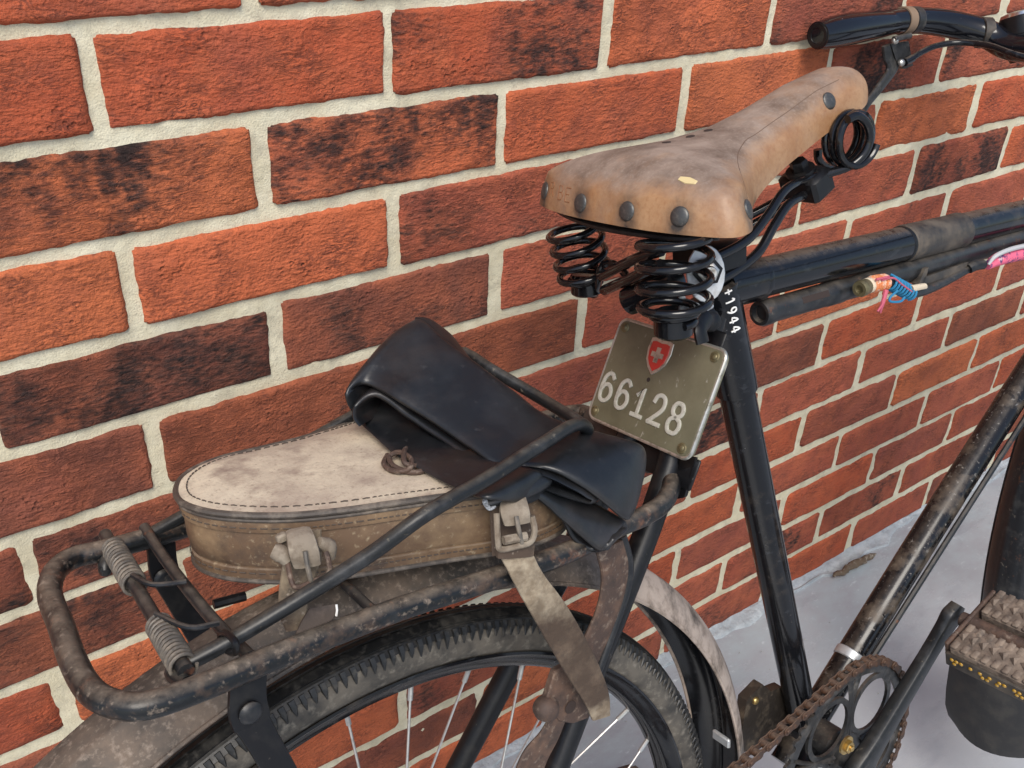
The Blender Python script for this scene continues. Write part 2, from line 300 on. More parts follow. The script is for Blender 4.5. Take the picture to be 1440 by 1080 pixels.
# ------------------------------------------------------------------ mesh helpers
class MB:
    def __init__(s): s.v = []; s.f = []; s.w = None
    def add(s, vs, fs):
        o = len(s.v); s.v += [V(p) for p in vs]; s.f += [tuple(i + o for i in f) for f in fs]
        return s
    def tube(s, pts, r, n=10, closed=False, sub=0, caps=True, flat=None):
        pts = [V(p) for p in pts]
        rs = list(r) if isinstance(r, (list, tuple)) else [r] * len(pts)
        if sub: pts, rs = smooth(pts, rs, sub, closed)
        N = len(pts); rings = []
        t0 = (pts[1] - pts[0]).normalized()
        up = V((0, 0, 1)) if abs(t0.z) < .9 else V((0, 1, 0))
        nrm = (up - t0 * up.dot(t0)).normalized()
        for i in range(N):
            if closed: t = pts[(i + 1) % N] - pts[i - 1]
            else: t = pts[min(i + 1, N - 1)] - pts[max(i - 1, 0)]
            t.normalize()
            nrm = (nrm - t * nrm.dot(t)).normalized(); b = t.cross(nrm)
            rings.append([pts[i] + (nrm * cos(2 * pi * k / n) * (flat or 1) + b * sin(2 * pi * k / n)) * rs[i] for k in range(n)])
        vs = [p for g in rings for p in g]; fs = []
        for i in range(N if closed else N - 1):
            a, c = i * n, ((i + 1) % N) * n
            for k in range(n): fs.append((a + k, a + (k + 1) % n, c + (k + 1) % n, c + k))
        if not closed and caps:
            fs.append(tuple(range(n - 1, -1, -1))); fs.append(tuple((N - 1) * n + k for k in range(n)))
        return s.add(vs, fs)
    def lathe(s, prof, o, axis, n=24, a0=0, a1=2 * pi, ref=None, closed_prof=False):
        """prof: (radius, height along axis)"""
        ax = V(axis).normalized(); o = V(o)
        e1 = V(ref) if ref else (V((1, 0, 0)) if abs(ax.x) < .9 else V((0, 0, 1)))
        e1 = (e1 - ax * e1.dot(ax)).normalized(); e2 = ax.cross(e1)
        full = abs(a1 - a0 - 2 * pi) < 1e-6; M = n if full else n + 1; P = len(prof)
        vs = []
        for i in range(M):
            a = a0 + (a1 - a0) * i / n
            d = e1 * cos(a) + e2 * sin(a)
            vs += [o + d * r + ax * h for r, h in prof]
        fs = []
        for i in range(n):
            A, B = i * P, ((i + 1) % M) * P
            for k in range(P if closed_prof else P - 1):
                k2 = (k + 1) % P
                fs.append((A + k, B + k, B + k2, A + k2))
        return s.add(vs, fs)
    def box(s, c, d, rot=None, bev=0):
        c = V(c); hx, hy, hz = d[0] / 2, d[1] / 2, d[2] / 2
        R = rot or Matrix.Identity(3)
        if bev:
            out = []
            b = bev; pts = [(-hx + b, -hy), (hx - b, -hy), (hx, -hy + b), (hx, hy - b), (hx - b, hy), (-hx + b, hy), (-hx, hy - b), (-hx, -hy + b)]
            ins = [(x * (hx - b) / hx, y * (hy - b) / hy) for x, y in pts]
            lv = [(ins, -hz), (pts, -hz + b), (pts, hz - b), (ins, hz)]
            vs = [c + R @ V((x, y, z)) for L, z in lv for x, y in L]; fs = [tuple(range(7, -1, -1)), tuple(24 + k for k in range(8))]
            for i in range(3):
                for k in range(8): fs.append((i * 8 + k, i * 8 + (k + 1) % 8, i * 8 + 8 + (k + 1) % 8, i * 8 + 8 + k))
            return s.add(vs, fs)
        vs = [c + R @ V((x * hx, y * hy, z * hz)) for z in (-1, 1) for x, y in ((-1, -1), (1, -1), (1, 1), (-1, 1))]
        return s.add(vs, [(3, 2, 1, 0), (4, 5, 6, 7), (0, 1, 5, 4), (1, 2, 6, 5), (2, 3, 7, 6), (3, 0, 4, 7)])
    def prism(s, pts, d, bev=0):
        """outline of 3D points pushed along vector d, with a small chamfer at the far face"""
        pts = [V(p) for p in pts]; d = V(d); n = len(pts); c = sum(pts, V()) / n
        if bev:
            k = bev / d.length
            r2 = [p + d * (1 - k) for p in pts]; r3 = [p + d + (c - p).normalized() * bev for p in pts]
            vs = pts + r2 + r3; L = 3
        else: vs = pts + [p + d for p in pts]; L = 2
        fs = [tuple(range(n - 1, -1, -1)), tuple((L - 1) * n + k for k in range(n))]
        for i in range(L - 1):
            for k in range(n): fs.append((i * n + k, i * n + (k + 1) % n, (i + 1) * n + (k + 1) % n, (i + 1) * n + k))
        return s.add(vs, fs)
    def cyl(s, a, b, r, n=14, bev=0):
        a, b = V(a), V(b); L = (b - a).length; e = bev or r * .12
        return s.lathe([(0, 0), (r - e, 0), (r, e), (r, L - e), (r - e, L), (0, L)], a, b - a, n)
    def dome(s, o, ax, r, h, n=16):
        ax = V(ax).normalized()
        return s.lathe([(r, -h * .4), (r, 0)] + [(r * cos(t), h * sin(t)) for t in (.35, .7, 1.05, 1.35)] + [(0.00001, h)], o, ax, n)
    def hexa(s, o, ax, r, h):
        return s.lathe([(0, 0), (r * .93, 0), (r, h * .1), (r, h * .85), (r * .88, h), (0, h)], o, ax, 6)
    def ribbon(s, near, far, th, sub=6, K=20, e=.55, bulge=0, jit=0):
        near, far = [V(p) for p in near], [V(p) for p in far]
        th = list(th) if isinstance(th, (list, tuple)) else [th] * len(near)
        n2, ths = smooth(near, th, sub, False); f2, _ = smooth(far, th, sub, False)
        N = len(n2); vs = []
        prev = None
        for i in range(N):
            w = f2[i] - n2[i]; m = (n2[i] + f2[i]) / 2
            j, k = min(i + 1, N - 1), max(i - 1, 0)
            t = (n2[j] + f2[j] - n2[k] - f2[k])
            nn = t.cross(w)
            nn = nn.normalized() if nn.length > 1e-9 else (prev or V((0, 0, 1)))
            if prev and nn.dot(prev) < -.2: nn = -nn
            prev = nn
            for q in range(K):
                a = 2 * pi * q / K; ca, sa = cos(a), sin(a)
                x = math.copysign(abs(ca) ** e, ca); y = math.copysign(abs(sa) ** e, sa)
                p = m + w * .5 * x + nn * (ths[i] * .5 * y + bulge * (1 - x * x))
                if jit: p += nn * jit * noise.noise(p * 45) + nn * jit * .5 * noise.noise(p * 110)
                vs.append(p)
        fs = [tuple(range(K - 1, -1, -1)), tuple((N - 1) * K + q for q in range(K))]
        for i in range(N - 1):
            for q in range(K): fs.append((i * K + q, i * K + (q + 1) % K, (i + 1) * K + (q + 1) % K, (i + 1) * K + q))
        return s.add(vs, fs)
    def helix(s, o, ax, r0, r1, L, turns, wr, n=8, step=18, ph=0, pitch=None, ends=()):
        ax = V(ax).normalized(); o = V(o)
        e1 = V((1, 0, 0)) if abs(ax.x) < .8 else V((0, 0, 1))
        e1 = (e1 - ax * e1.dot(ax)).normalized(); e2 = ax.cross(e1)
        N = int(turns * step); pts = []
        for i in range(N + 1):
            t = i / N; a = ph + 2 * pi * turns * t
            h = L * (pitch(t) if pitch else t); r = r0(t) if callable(r0) else r0 + (r1 - r0) * t
            pts.append(o + ax * h + (e1 * cos(a) + e2 * sin(a)) * r)
        pts = [V(p) for p in ends[:1]] + pts + [V(p) for p in ends[1:]] if ends else pts
        return s.tube(pts, wr, n)

def smooth(P, rs, sub, closed=False):
    N = len(P); out = []; ro = []
    for i in range(N if closed else N - 1):
        if closed: a, b, c, d = P[i - 1], P[i], P[(i + 1) % N], P[(i + 2) % N]; ra, rb = rs[i], rs[(i + 1) % N]
        else:
            b, c = P[i], P[i + 1]; ra, rb = rs[i], rs[i + 1]
            a = P[i - 1] if i else b * 2 - c; d = P[i + 2] if i + 2 < N else c * 2 - b
        for k in range(sub):
            t = k / sub; t2 = t * t; t3 = t2 * t
            out.append((b * 2 + (c - a) * t + (a * 2 - b * 5 + c * 4 - d) * t2 + (b * 3 - a - c * 3 + d) * t3) * .5)
            ro.append(ra + (rb - ra) * t)
    if not closed: out.append(P[-1].copy()); ro.append(rs[-1])
    return out, ro

# pose of the leaning bicycle: origin on the floor under the rear axle, x forward, y towards the wall, z up the frame
PSI, PHI = 0.03143889, 0.19770783
ex = V((cos(PSI), sin(PSI), 0)); nn_ = V((-sin(PSI), cos(PSI), 0))
ez = V((0, 0, cos(PHI))) + nn_ * sin(PHI); ey = nn_ * cos(PHI) - V((0, 0, sin(PHI)))
POSE = Matrix(((ex.x, ey.x, ez.x, 0.02176312), (ex.y, ey.y, ez.y, -0.41213565), (ex.z, ey.z, ez.z, 0), (0, 0, 0, 1)))
BASE = {}
def root_of(o):
    while o.parent: o = o.parent
    return o
def thing(name, label, cat, base=(0, 0, 0), pose=POSE, kind=None):
    o = bpy.data.objects.new(name, None); col.objects.link(o)
    o.empty_display_size = .05
    o.matrix_world = pose @ Matrix.Translation(V(base)) if pose else Matrix.Translation(V(base))
    o['label'] = label; o['category'] = cat
    if kind: o['kind'] = kind
    BASE[o.name] = V(base)
    return o
def mesh_of(mb, name, mat, ang=40, base=V((0, 0, 0))):
    me = bpy.data.meshes.new(name)
    me.from_pydata([tuple(p - base) for p in mb.v], [], mb.f)
    import bmesh
    bm = bmesh.new(); bm.from_mesh(me); bmesh.ops.recalc_face_normals(bm, faces=bm.faces); bm.to_mesh(me); bm.free()
    me.materials.append(mat if not isinstance(mat, str) else MT[mat])
    me.polygons.foreach_set('use_smooth', [True] * len(me.polygons))
    me.set_sharp_from_angle(angle=radians(ang))
    if mb.w:
        at = me.attributes.new('wear', 'FLOAT', 'POINT'); at.data.foreach_set('value', mb.w)
    return me
def part(name, mb, mat, parent, ang=40, kind=None, label=None):
    b = BASE[root_of(parent).name] if parent else V((0, 0, 0))
    o = bpy.data.objects.new(name, mesh_of(mb, name, mat, ang, b)); col.objects.link(o)
    if parent: o.parent = parent
    if kind: o['kind'] = kind
    if label: o['label'] = label
    return o
def place(name, me, parent, M):
    """another copy of a small piece: same mesh data, own object"""
    o = bpy.data.objects.new(name, me); col.objects.link(o); o.parent = parent
    o.matrix_local = Matrix.Translation(-BASE[root_of(parent).name]) @ M
    return o
def frame_at(p, z, x=None):
    z = V(z).normalized(); x = V(x) if x else (V((1, 0, 0)) if abs(z.x) < .9 else V((0, 1, 0)))
    x = (x - z * x.dot(z)).normalized(); y = z.cross(x); p = V(p)
    return Matrix(((x.x, y.x, z.x, p.x), (x.y, y.y, z.y, p.y), (x.z, y.z, z.z, p.z), (0, 0, 0, 1)))

# ------------------------------------------------------------------ setting: floor, wall
mb = MB(); mb.add([(-60, -60, 0), (60, -60, 0), (60, 60, 0), (-60, 60, 0)], [(0, 1, 2, 3)])
fl = part('floor', mb, 'floor', None); fl['kind'] = 'structure'
# rough cement smeared along the foot of the wall
mb = MB(); NX = 150; vs = []; fs = []
for i in range(NX + 1):
    x = -1.2 + 4.2 * i / NX
    wd = .022 + .018 * noise.noise(V((x * 5, 0, 1))) + .02 * noise.noise(V((x * 17, 3, 1)))
    for j, t in enumerate((0, .15, .3, .5, .7, .88, 1)):
        z = .003 + .008 * (1 - t) ** 1.5 + (.004 * noise.noise(V((x * 22, t * 4, 7))) if 0 < t < 1 else 0)
        vs.append((x, .004 - wd * t, max(.0015, z) if t < 1 else -.003))
    if i < NX:
        for j in range(6): a = i * 7 + j; fs.append((a, a + 7, a + 8, a + 1))
mb.add(vs, fs)
o = part('cement_fillet', mb, 'smear', None); o['kind'] = 'structure'

wall = thing('brick_wall', 'red stock brick wall with pale mortar behind the leaning bicycle', 'wall', (1.2, 0, 0), None)
BL, BH, JX, JZ = .225, .075, .0110, .0102
ORANGE = [(.52, .128, .052), (.43, .090, .038), (.48, .110, .044), (.54, .145, .056)]
REDB = [(.34, .082, .046), (.39, .100, .056), (.30, .080, .050)]
BROWN = [(.215, .069, .039), (.19, .063, .040), (.25, .075, .039)]
known = {(-1, -1): ('O', 0), (-1, 0): ('O', .15), (-1, 1): ('R', .85), (-1, 2): ('R', .5), (-1, 3): ('O', .1),
         (0, -1): ('O', 0), (0, 0): ('O', 0), (0, 1): ('O', .62), (0, 2): ('O', .1), (0, 3): ('R', .6), (0, 4): ('R', .5),
         (1, -1): ('O', .66), (1, 0): ('O', .68), (1, 1): ('O', 0), (1, 2): ('O', 0), (1, 3): ('R', .55), (1, 4): ('R', .68), (1, 5): ('R', .5),
         (2, -1): ('O', .05), (2, 0): ('O', 0), (2, 1): ('R', .62), (2, 2): ('R', .5), (2, 3): ('R', .3), (2, 4): ('O', 0), (2, 5): ('O', .1),
         (3, -2): ('R', .3), (3, -1): ('B', .68), (3, 0): ('B', .60), (3, 1): ('R', .45), (3, 2): ('R', .4), (3, 3): ('R', .35), (3, 4): ('R', .60), (3, 5): ('O', .2),
         (4, -1): ('B', .3), (4, 0): ('B', .5), (4, 1): ('B', .5), (4, 2): ('R', .3), (4, 3): ('R', .2), (4, 4): ('R', .5), (4, 5): ('R', .3),
         (5, -2): ('B', .6), (5, -1): ('B', .5), (5, 0): ('B', .5), (5, 1): ('R', .3), (5, 2): ('R', .4),
         (6, -1): ('B', .62), (6, 0): ('B', .5), (7, -1): ('O', .3), (7, 0): ('B', .5), (7, 2): ('R', .62), (7, 3): ('R', .15),
         (8, 2): ('R', .45), (8, 3): ('O', .3), (9, 2): ('O', .35), (9, 3): ('R', .55), (10, 2): ('O', .0), (10, 3): ('R', .15), (10, 4): ('O', .1),
         (11, 2): ('R', .5), (11, 3): ('R', .5), (11, 4): ('R', .62), (12, 2): ('R', .45), (12, 3): ('R', .55), (12, 4): ('O', .1)}
def brick_mesh(L, H, nx, nz, seed):
    vs = []; fs = []
    rr = random.Random(int(seed * 1000)); chips = []
    for _ in range(rr.choice((0, 0, 1, 1, 2))):
        e = rr.random()
        if e < .45: q = (rr.uniform(-.5, .5) * L, -H / 2)
        elif e < .75: q = (rr.uniform(-.5, .5) * L, H / 2)
        else: q = (rr.choice((-.5, .5)) * L, rr.uniform(-.5, .5) * H)
        chips.append((q[0], q[1], rr.uniform(.005, .012), rr.uniform(.0008, .0024)))
    rel = rr.uniform(.5, 1.9)
    for j in range(nz + 1):
        for i in range(nx + 1):
            u, w = i / nx, j / nz
            # crowd rows near the rim so that the arris can round over
            uu = u - .5; uu = .5 + math.copysign(abs(2 * uu) ** .75, uu) / 2
            ww = w - .5; ww = .5 + math.copysign(abs(2 * ww) ** .7, ww) / 2
            x, z = (uu - .5) * L, (ww - .5) * H
            p = V((x * 1.0, seed * 3.7, z))
            ed = min(L / 2 - abs(x), H / 2 - abs(z))
            y = rel * (.0010 * noise.noise(p * 38) + .0011 * noise.noise(p * 14) + .0006 * noise.noise(p * 110))
            for cx, cz, cr_, cdp in chips:
                dd = sqrt((x - cx) ** 2 + (z - cz) ** 2) / (cr_ * (1 + .5 * noise.noise(p * 90)))
                if dd < 1: y += cdp * (1 - dd) ** .6
            y += .0034 * max(0, 1 - ed / .0028) ** 2
            if ed < 1e-6:
                k = .0014
                dx = k * noise.noise(p * 55 + V((5, 0, 0))) + .0012 * noise.noise(p * 150); dz = k * noise.noise(p * 45 + V((0, 9, 0))) + .0012 * noise.noise(p * 160)
                # the corners are knocked round
                if (i in (0, nx)) and (j in (0, nz)):
                    x -= math.copysign(.0022, x); z -= math.copysign(.0018, z)
                x += dx; z += dz
            vs.append((x, y, z))
    n1 = nx + 1
    for j in range(nz):
        for i in range(nx): a = j * n1 + i; fs.append((a, a + 1, a + n1 + 1, a + n1))
    rim = [i for i in range(n1)] + [j * n1 + nx for j in range(1, nz + 1)] + [nz * n1 + i for i in range(nx - 1, -1, -1)] + [j * n1 for j in range(nz - 1, 0, -1)]
    o = len(vs)
    for r in rim: vs.append((vs[r][0], .022, vs[r][2]))
    m = len(rim)
    for k in range(m): fs.append((rim[k], o + k, o + (k + 1) % m, rim[(k + 1) % m]))
    q = MB(); q.add(vs, fs); return q
rb = random.Random(5)
for r in range(-4, 13):
    z = .975 - (r + .5) * BH
    half = .5 if r % 2 else 0.0
    for k in range(-5, 11):
        u0 = k + half + (0.012 * rb.uniform(-1, 1)); 
        L = BL - JX + rb.uniform(-.003, .003); H = BH - JZ + rb.uniform(-.0022, .0022)
        xc = (k + half + .5) * BL + rb.uniform(-.002, .002)
        near = -1 <= k <= 3 and r < 8
        q = brick_mesh(L, H, 60 if near else 26, 22 if near else 11, rb.uniform(0, 50))
        me = mesh_of(q, 'brick', 'brick', 60)
        key = known.get((r, k)) or (rb.choice('OORRRB'), rb.choice([0, 0, .2, .4, .55, .62]))
        c = {'O': ORANGE, 'R': REDB, 'B': BROWN}[key[0]]; c = c[rb.randrange(len(c))]
        j = rb.uniform(.92, 1.08)
        b = place('brick', me, wall, Matrix.Translation((xc, rb.uniform(-.0012, .0012), z + rb.uniform(-.001, .001))) @ Matrix.Rotation(rb.uniform(-.006, .006), 4, 'Y'))
        b.color = (c[0] * j, c[1] * j, c[2] * j, key[1] + .02)
x0, x1, z0, z1 = -1.15, 2.52, -.02, 1.30; NX, NZ = 510, 180
vs = []
for j in range(NZ + 1):
    for i in range(NX + 1):
        x = x0 + (x1 - x0) * i / NX; z = z0 + (z1 - z0) * j / NZ; p = V((x, 0, z))
        vs.append((x, .0032 + .0012 * noise.noise(p * 30) + .0007 * noise.noise(p * 110), z))
fs = [(j * (NX + 1) + i, j * (NX + 1) + i + 1, (j + 1) * (NX + 1) + i + 1, (j + 1) * (NX + 1) + i) for j in range(NZ) for i in range(NX)]
mb = MB(); mb.add(vs, fs)
part('mortar', mb, 'mortar', wall, 180)
mb = MB(); mb.box((.685, .145, .65), (3.67, .2, 1.36))
part('wall_core', mb, 'mortar', wall)

# crumbs of mortar and grit at the foot of the wall
mb = MB(); rc = random.Random(11)
for i in range(130):
    x = rc.uniform(.3, 2.4); y = -abs(rc.gauss(0, .07)) - .01 if rc.random() < .75 else rc.uniform(-.6, -.05)
    r = rc.uniform(.0006, .0018) if rc.random() < .93 else rc.uniform(.002, .004)
    z = .006 if y > -.1 else r * .5
    vs = [V((x, y, z)) + V((a * rc.uniform(.6, 1.2), b * rc.uniform(.6, 1.2), c * .8)) * r for a, b, c in ((1, 0, 0), (0, 1, 0), (-1, 0, 0), (0, -1, 0), (0, 0, 1), (0, 0, -1))]
    mb.add(vs, [(0, 1, 4), (1, 2, 4), (2, 3, 4), (3, 0, 4), (1, 0, 5), (2, 1, 5), (3, 2, 5), (0, 3, 5)])
o = part('mortar_crumbs', mb, 'crumb', None); o['kind'] = 'stuff'; o['label'] = 'pale grit and mortar crumbs scattered along the foot of the brick wall'; o['category'] = 'grit'

# a brown lump lying on the floor near the wall
A = V((1.0429,-0.0308,0.012)); B = V((1.1554,-0.0345,0.012))
lump = thing('dried_lump', 'crumbling brown dried lump lying on the grey floor near the wall', 'debris', tuple((A + B) / 2 - V((0, 0, .012))), None)
mb = MB(); pts = [A.lerp(B, t) + V((0, .004 * noise.noise(V((t * 7, 0, 0))), .003 * noise.noise(V((t * 9, 4, 0))))) for t in [i / 16 for i in range(17)]]
mb.tube(pts, [.002 + .0045 * sin(pi * min(1, max(0, t / 16))) ** .6 * (1 + .5 * noise.noise(V((t * .9, 2, 0)))) for t in range(17)], 10)
mb.v = [p + V((noise.noise(p * 160), noise.noise(p * 160 + V((7, 0, 0))), noise.noise(p * 160 + V((0, 7, 0))))) * .003 for p in mb.v]
part('crust', mb, 'debris', lump, 180)

# ================================================================== THE BICYCLE
bike = thing('bicycle', 'old black army bicycle with tan leather saddle leaning against the brick wall', 'bicycle', (0, 0, 0))

# ---- frame
BBP = V((.493, 0, .300)); TOPL = V((.3535, 0, .815)); AX = V((0, 0, .33))
def along(a, b, t): return V(a).lerp(V(b), t)
mb = MB(); mb.tube([BBP, TOPL], .0150, 28, sub=10)
seat_tube = part('seat_tube', mb, 'gloss', bike)
mb = MB(); d = (TOPL - BBP).normalized()
mb.lathe([(.0150, -.012), (.0176, -.010), (.0180, 0), (.0180, .075), (.0186, .078), (.0186, .090), (.0150, .092), (.0145, .092), (.0145, .06)], TOPL - d * .085, d, 28)
mb.tube([(.355, 0, .8150), (.398, 0, .8118)], [.0185, .0178], 28)
mb.lathe([(.0178, 0), (.0182, .003), (.0178, .006)], (.396, 0, .8118), (1, 0, -.07), 28)
lug = part('seat_lug', mb, 'gloss', bike)
# white hand-painted date on the lug, read downwards
def strokes(glyph):
    G = {'1': [[(.2, .75), (.55, 1), (.55, 0)]], '9': [[(.85, .65), (.6, .42), (.25, .5), (.15, .75), (.35, 1), (.7, .97), (.85, .7), (.75, .3), (.45, 0)]],
         '4': [[(.7, 0), (.7, 1), (.1, .35), (.95, .35)]], '+': [[(.1, .5), (.9, .5)], [(.5, .1), (.5, .9)]],
         'R': [[(.1, 0), (.1, 1), (.6, 1), (.8, .78), (.6, .55), (.1, .55)], [(.45, .55), (.85, 0)]], 'B': [[(.1, 0), (.1, 1), (.6, 1), (.75, .77), (.6, .53), (.1, .53)], [(.6, .53), (.82, .27), (.6, 0), (.1, 0)]], 'E': [[(.8, 1), (.1, 1), (.1, 0), (.8, 0)], [(.1, .52), (.65, .52)]]}
    return G[glyph]
t_ = 0.0
nrm_cam = (V((-.194, -.485, 1.038)) - V((.36, 0, .79))); nrm_cam = (nrm_cam - d * nrm_cam.dot(d)).normalized(); side = nrm_cam.cross(d).normalized()
if side.x < 0: side = -side
for ch in '+1944':
    mb = MB()
    for st in strokes(ch):
        pts = []
        dens = [V((a, b, 0)) for a, b in st]; dens, _ = smooth(dens, [0] * len(dens), 3)
        for q in dens:
            s_ax = .0905 - .006 - t_ - q.x * .0054; ang = (q.y * .0076 - .0036) / .018 + .46
            c_ = TOPL - d * (.0905 - s_ax) + d * .012
            pts.append(c_ + (nrm_cam * cos(ang) + side * sin(ang)) * .0186)
        mb.tube(pts, .00072, 6)
    part('painted_character', mb, 'whitepaint', lug, label='white painted character %s of the date' % ch if ch != '+' else 'white painted cross before the date')
    t_ += .0082
mb = MB()
bb_ = V((0.3124,-0.032,0.8058)); mb.cyl(bb_ + V((.004, .022, 0)), bb_, .0085, 16); mb.dome(bb_, (-.4, -1, .35), .0078, .004)
mb.cyl(bb_ + V((.012, .024, 0)), bb_ + V((.002, .012, 0)), .0115, 16)
part('binder_bolt', mb, 'mattblack', lug)
mb = MB(); mb.tube([V((.396, 0, .8118)), V((.80, 0, .7826)), V((.93, 0, .773))], .0160, 28, sub=6)
top_tube = part('top_tube', mb, 'gloss', bike)
TD = (V((.80, 0, .7826)) - V((.396, 0, .8118))).normalized()
def tt(x): return V((.396, 0, .8118)) + TD * ((x - .396) / TD.x)
mb = MB(); mb.lathe([(.0161, -.001), (.0172, 0), (.0175, .003), (.0170, .006), (.0172, .010), (.0171, .082), (.0176, .088), (.0176, .094), (.0161, .0955)], tt(.606), TD, 28)
part('tube_wrap', mb, 'wrap', top_tube)
mb = MB(); mb.lathe([(.0161, 0), (.0166, .001), (.0166, .004), (.0161, .005)], tt(.600), TD, 28)
part('tube_band', mb, 'mattblack', top_tube)
mb = MB(); mb.tube([V((.46, 0, .276)), V((.569, 0, .358)), V((.701, 0, .455)), V((.838, 0, .552)), V((.985, 0, .655))], .0158, 26, sub=6)
down_tube = part('down_tube', mb, 'mudtube', bike)
DD = (V((.838, 0, .552)) - V((.569, 0, .358))).normalized()
mb = MB(); mb.lathe([(.0159, -.001), (.0172, 0), (.0172, .0085), (.0159, .0095)], V((.569, 0, .358)) - DD * .008, DD, 26)
mb.box(V((.572, -.016, .348)), (.010, .008, .012), None, .002)
part('pale_band', mb, 'galv', down_tube)
mb = MB(); mb.tube([(0.5591,-0.022,0.3571), (0.5816,-0.022,0.3705), (0.7038,-0.022,0.4539), (0.8361,-0.022,0.5436), (0.9258,-0.022,0.6008)], .0034, 8, sub=3)
mb.tube([(0.7127,0.012,0.4474), (0.8072,0.012,0.5147), (0.8983,0.012,0.5913), (0.9826,0.012,0.6574)], .0026, 8, sub=3)
part('brake_rod', mb, 'dustyblack', bike)
mb = MB(); mb.tube([(.965, 0, .64), (.902, 0, .815)], .019, 24)
part('head_tube', mb, 'gloss', bike)
mb = MB(); mb.lathe([(.0, -.040), (.018, -.040), (.0215, -.036), (.0215, .036), (.018, .040), (0, .040)], BBP, (0, 1, 0), 26)
part('bottom_bracket_shell', mb, 'dustyblack', bike)
for sgn in (-1, 1):
    mb = MB()
    mb.tube([(.336, sgn * .014, .800), (.29, sgn * .021, .722), (.249, sgn * .028, .661), (.18, sgn * .036, .570), (.134, sgn * .042, .509), (0, sgn * .060, .33)], [.0095, .0100, .0100, .0098, .0095, .0085], 16, sub=5)
    part('seat_stay', mb, 'mattblack', bike)
    mb = MB(); mb.tube([(.47, sgn * .022, .30), (.40, sgn * .04, .305), (.2, sgn * .056, .318), (0, sgn * .062, .33)], [.010, .010, .009, .008], 14, sub=5)
    part('chain_stay', mb, 'mattblack', bike)

# ---- rear wheel
def wheel(ctr, name, parent_thing, ydir=V((0, 1, 0)), detailed=True):
    ref = V((1, 0, 0)) - ydir * ydir.x
    mb = MB(); N = 160 if detailed else 60
    prof = [(.2835, 0), (.2850, -.006), (.2885, -.0105), (.2945, -.0125), (.2985, -.0155), (.3005, -.0150), (.2985, -.0125), (.2985, .0125), (.3005, .0150), (.2985, .0155), (.2945, .0125), (.2885, .0105), (.2850, .006)]
    mb.lathe(prof, ctr, ydir, N, ref=ref, closed_prof=True)
    wh = part(name, mb, 'gloss', parent_thing)
    mb = MB(); prof = []
    R0, rr = .3108, .0170
    for k in range(25):
        a = radians(-142 + 284 * k / 24)
        r_ = rr
        prof.append((R0 + r_ * cos(a), r_ * sin(a)))
    mb.lathe(prof, ctr, ydir, N, ref=ref)
    part('tyre', mb, 'tyre', wh)
    mb = MB()
    # raised tread band with two long grooves
    tp = []
    for a, dr in ((-56, .0002), (-55, .0016), (-38, .0017), (-37, .0002), (-31, .0002), (-30, .0018), (-12, .0020), (-11, .0004), (-6, .0004), (-5, .0020), (5, .0020), (6, .0004), (11, .0004), (12, .0020), (30, .0018), (31, .0002), (37, .0002), (38, .0017), (55, .0016), (56, .0002)):
        a = radians(a); tp.append((R0 + (rr + dr) * cos(a), (rr + dr) * sin(a)))
    mb.lathe(tp, ctr, ydir, N, ref=ref)
    if detailed:
        e1 = V((1, 0, 0)); e2 = V((0, 0, 1)); nt_ = 290
        for i in range(nt_):
            a0 = 2 * pi * i / nt_
            for sg in (-1, 1):
                def P(da, ph, dr):
                    a = a0 + da; d_ = e1 * cos(a) + e2 * sin(a); ph = radians(ph)
                    return V(ctr) + d_ * (R0 + (rr + dr) * cos(ph)) + V((0, 1, 0)) * sg * (rr + dr) * sin(ph)
                w = .0048 / .62 * (1 + .25 * noise.noise(V((i * .9, sg, 0)))); tl = 76 + 7 * noise.noise(V((i * .7, 5, sg)))
                bl = [P(-w * .9, 42, .0012), P(w * .9, 42, .0012), P(w * .85, 58, .0014), P(w * .2, tl, .0006), P(-w * .2, tl, .0006), P(-w * .85, 58, .0014)]
                tp_ = [P(-w * .7, 44, .0034), P(w * .7, 44, .0034), P(w * .6, 58, .0028), P(w * .1, tl - 4, .0010), P(-w * .1, tl - 4, .0010), P(-w * .6, 58, .0032)]
                mb.add(bl + tp_, [(6, 7, 8, 9, 10, 11)] + [(k, (k + 1) % 6, 6 + (k + 1) % 6, 6 + k) for k in range(6)])
    part('tread', mb, 'tread', wh, 30, kind='stuff')
    mb = MB(); mb.lathe([(.006, -.055), (.012, -.052), (.013, -.036), (.030, -.034), (.030, -.030), (.020, -.026), (.017, 0), (.020, .026), (.030, .030), (.030, .034), (.013, .036), (.012, .052), (.006, .055)], ctr, ydir, 24, ref=ref)
    part('hub', mb, 'cranksteel', wh)
    q = MB(); q.tube([(0, 0, 0), (0, 0, .262)], .0010, 6); q.cyl((0, 0, .252), (0, 0, .272), .0019, 8)
    sp = mesh_of(q, 'spoke', 'spoke')
    ns = 36
    for i in range(ns):
        a = 2 * pi * i / ns; sg = 1 if i % 2 else -1; tw = radians(62) * (1 if (i // 2) % 2 else -1)
        e1 = ref.normalized(); e2 = ydir.cross(e1)
        rp = V(ctr) + (e1 * cos(a) + e2 * sin(a)) * .286
        hp = V(ctr) + (e1 * cos(a + tw) + e2 * sin(a + tw)) * .027 + ydir * sg * .032
        dv = rp - hp
        M = frame_at(hp, dv) @ Matrix.Diagonal((1, 1, dv.length / .266, 1))
        place('spoke', sp, wh, M)
    return wh
wheel((0, 0, .33), 'rear_wheel', bike)

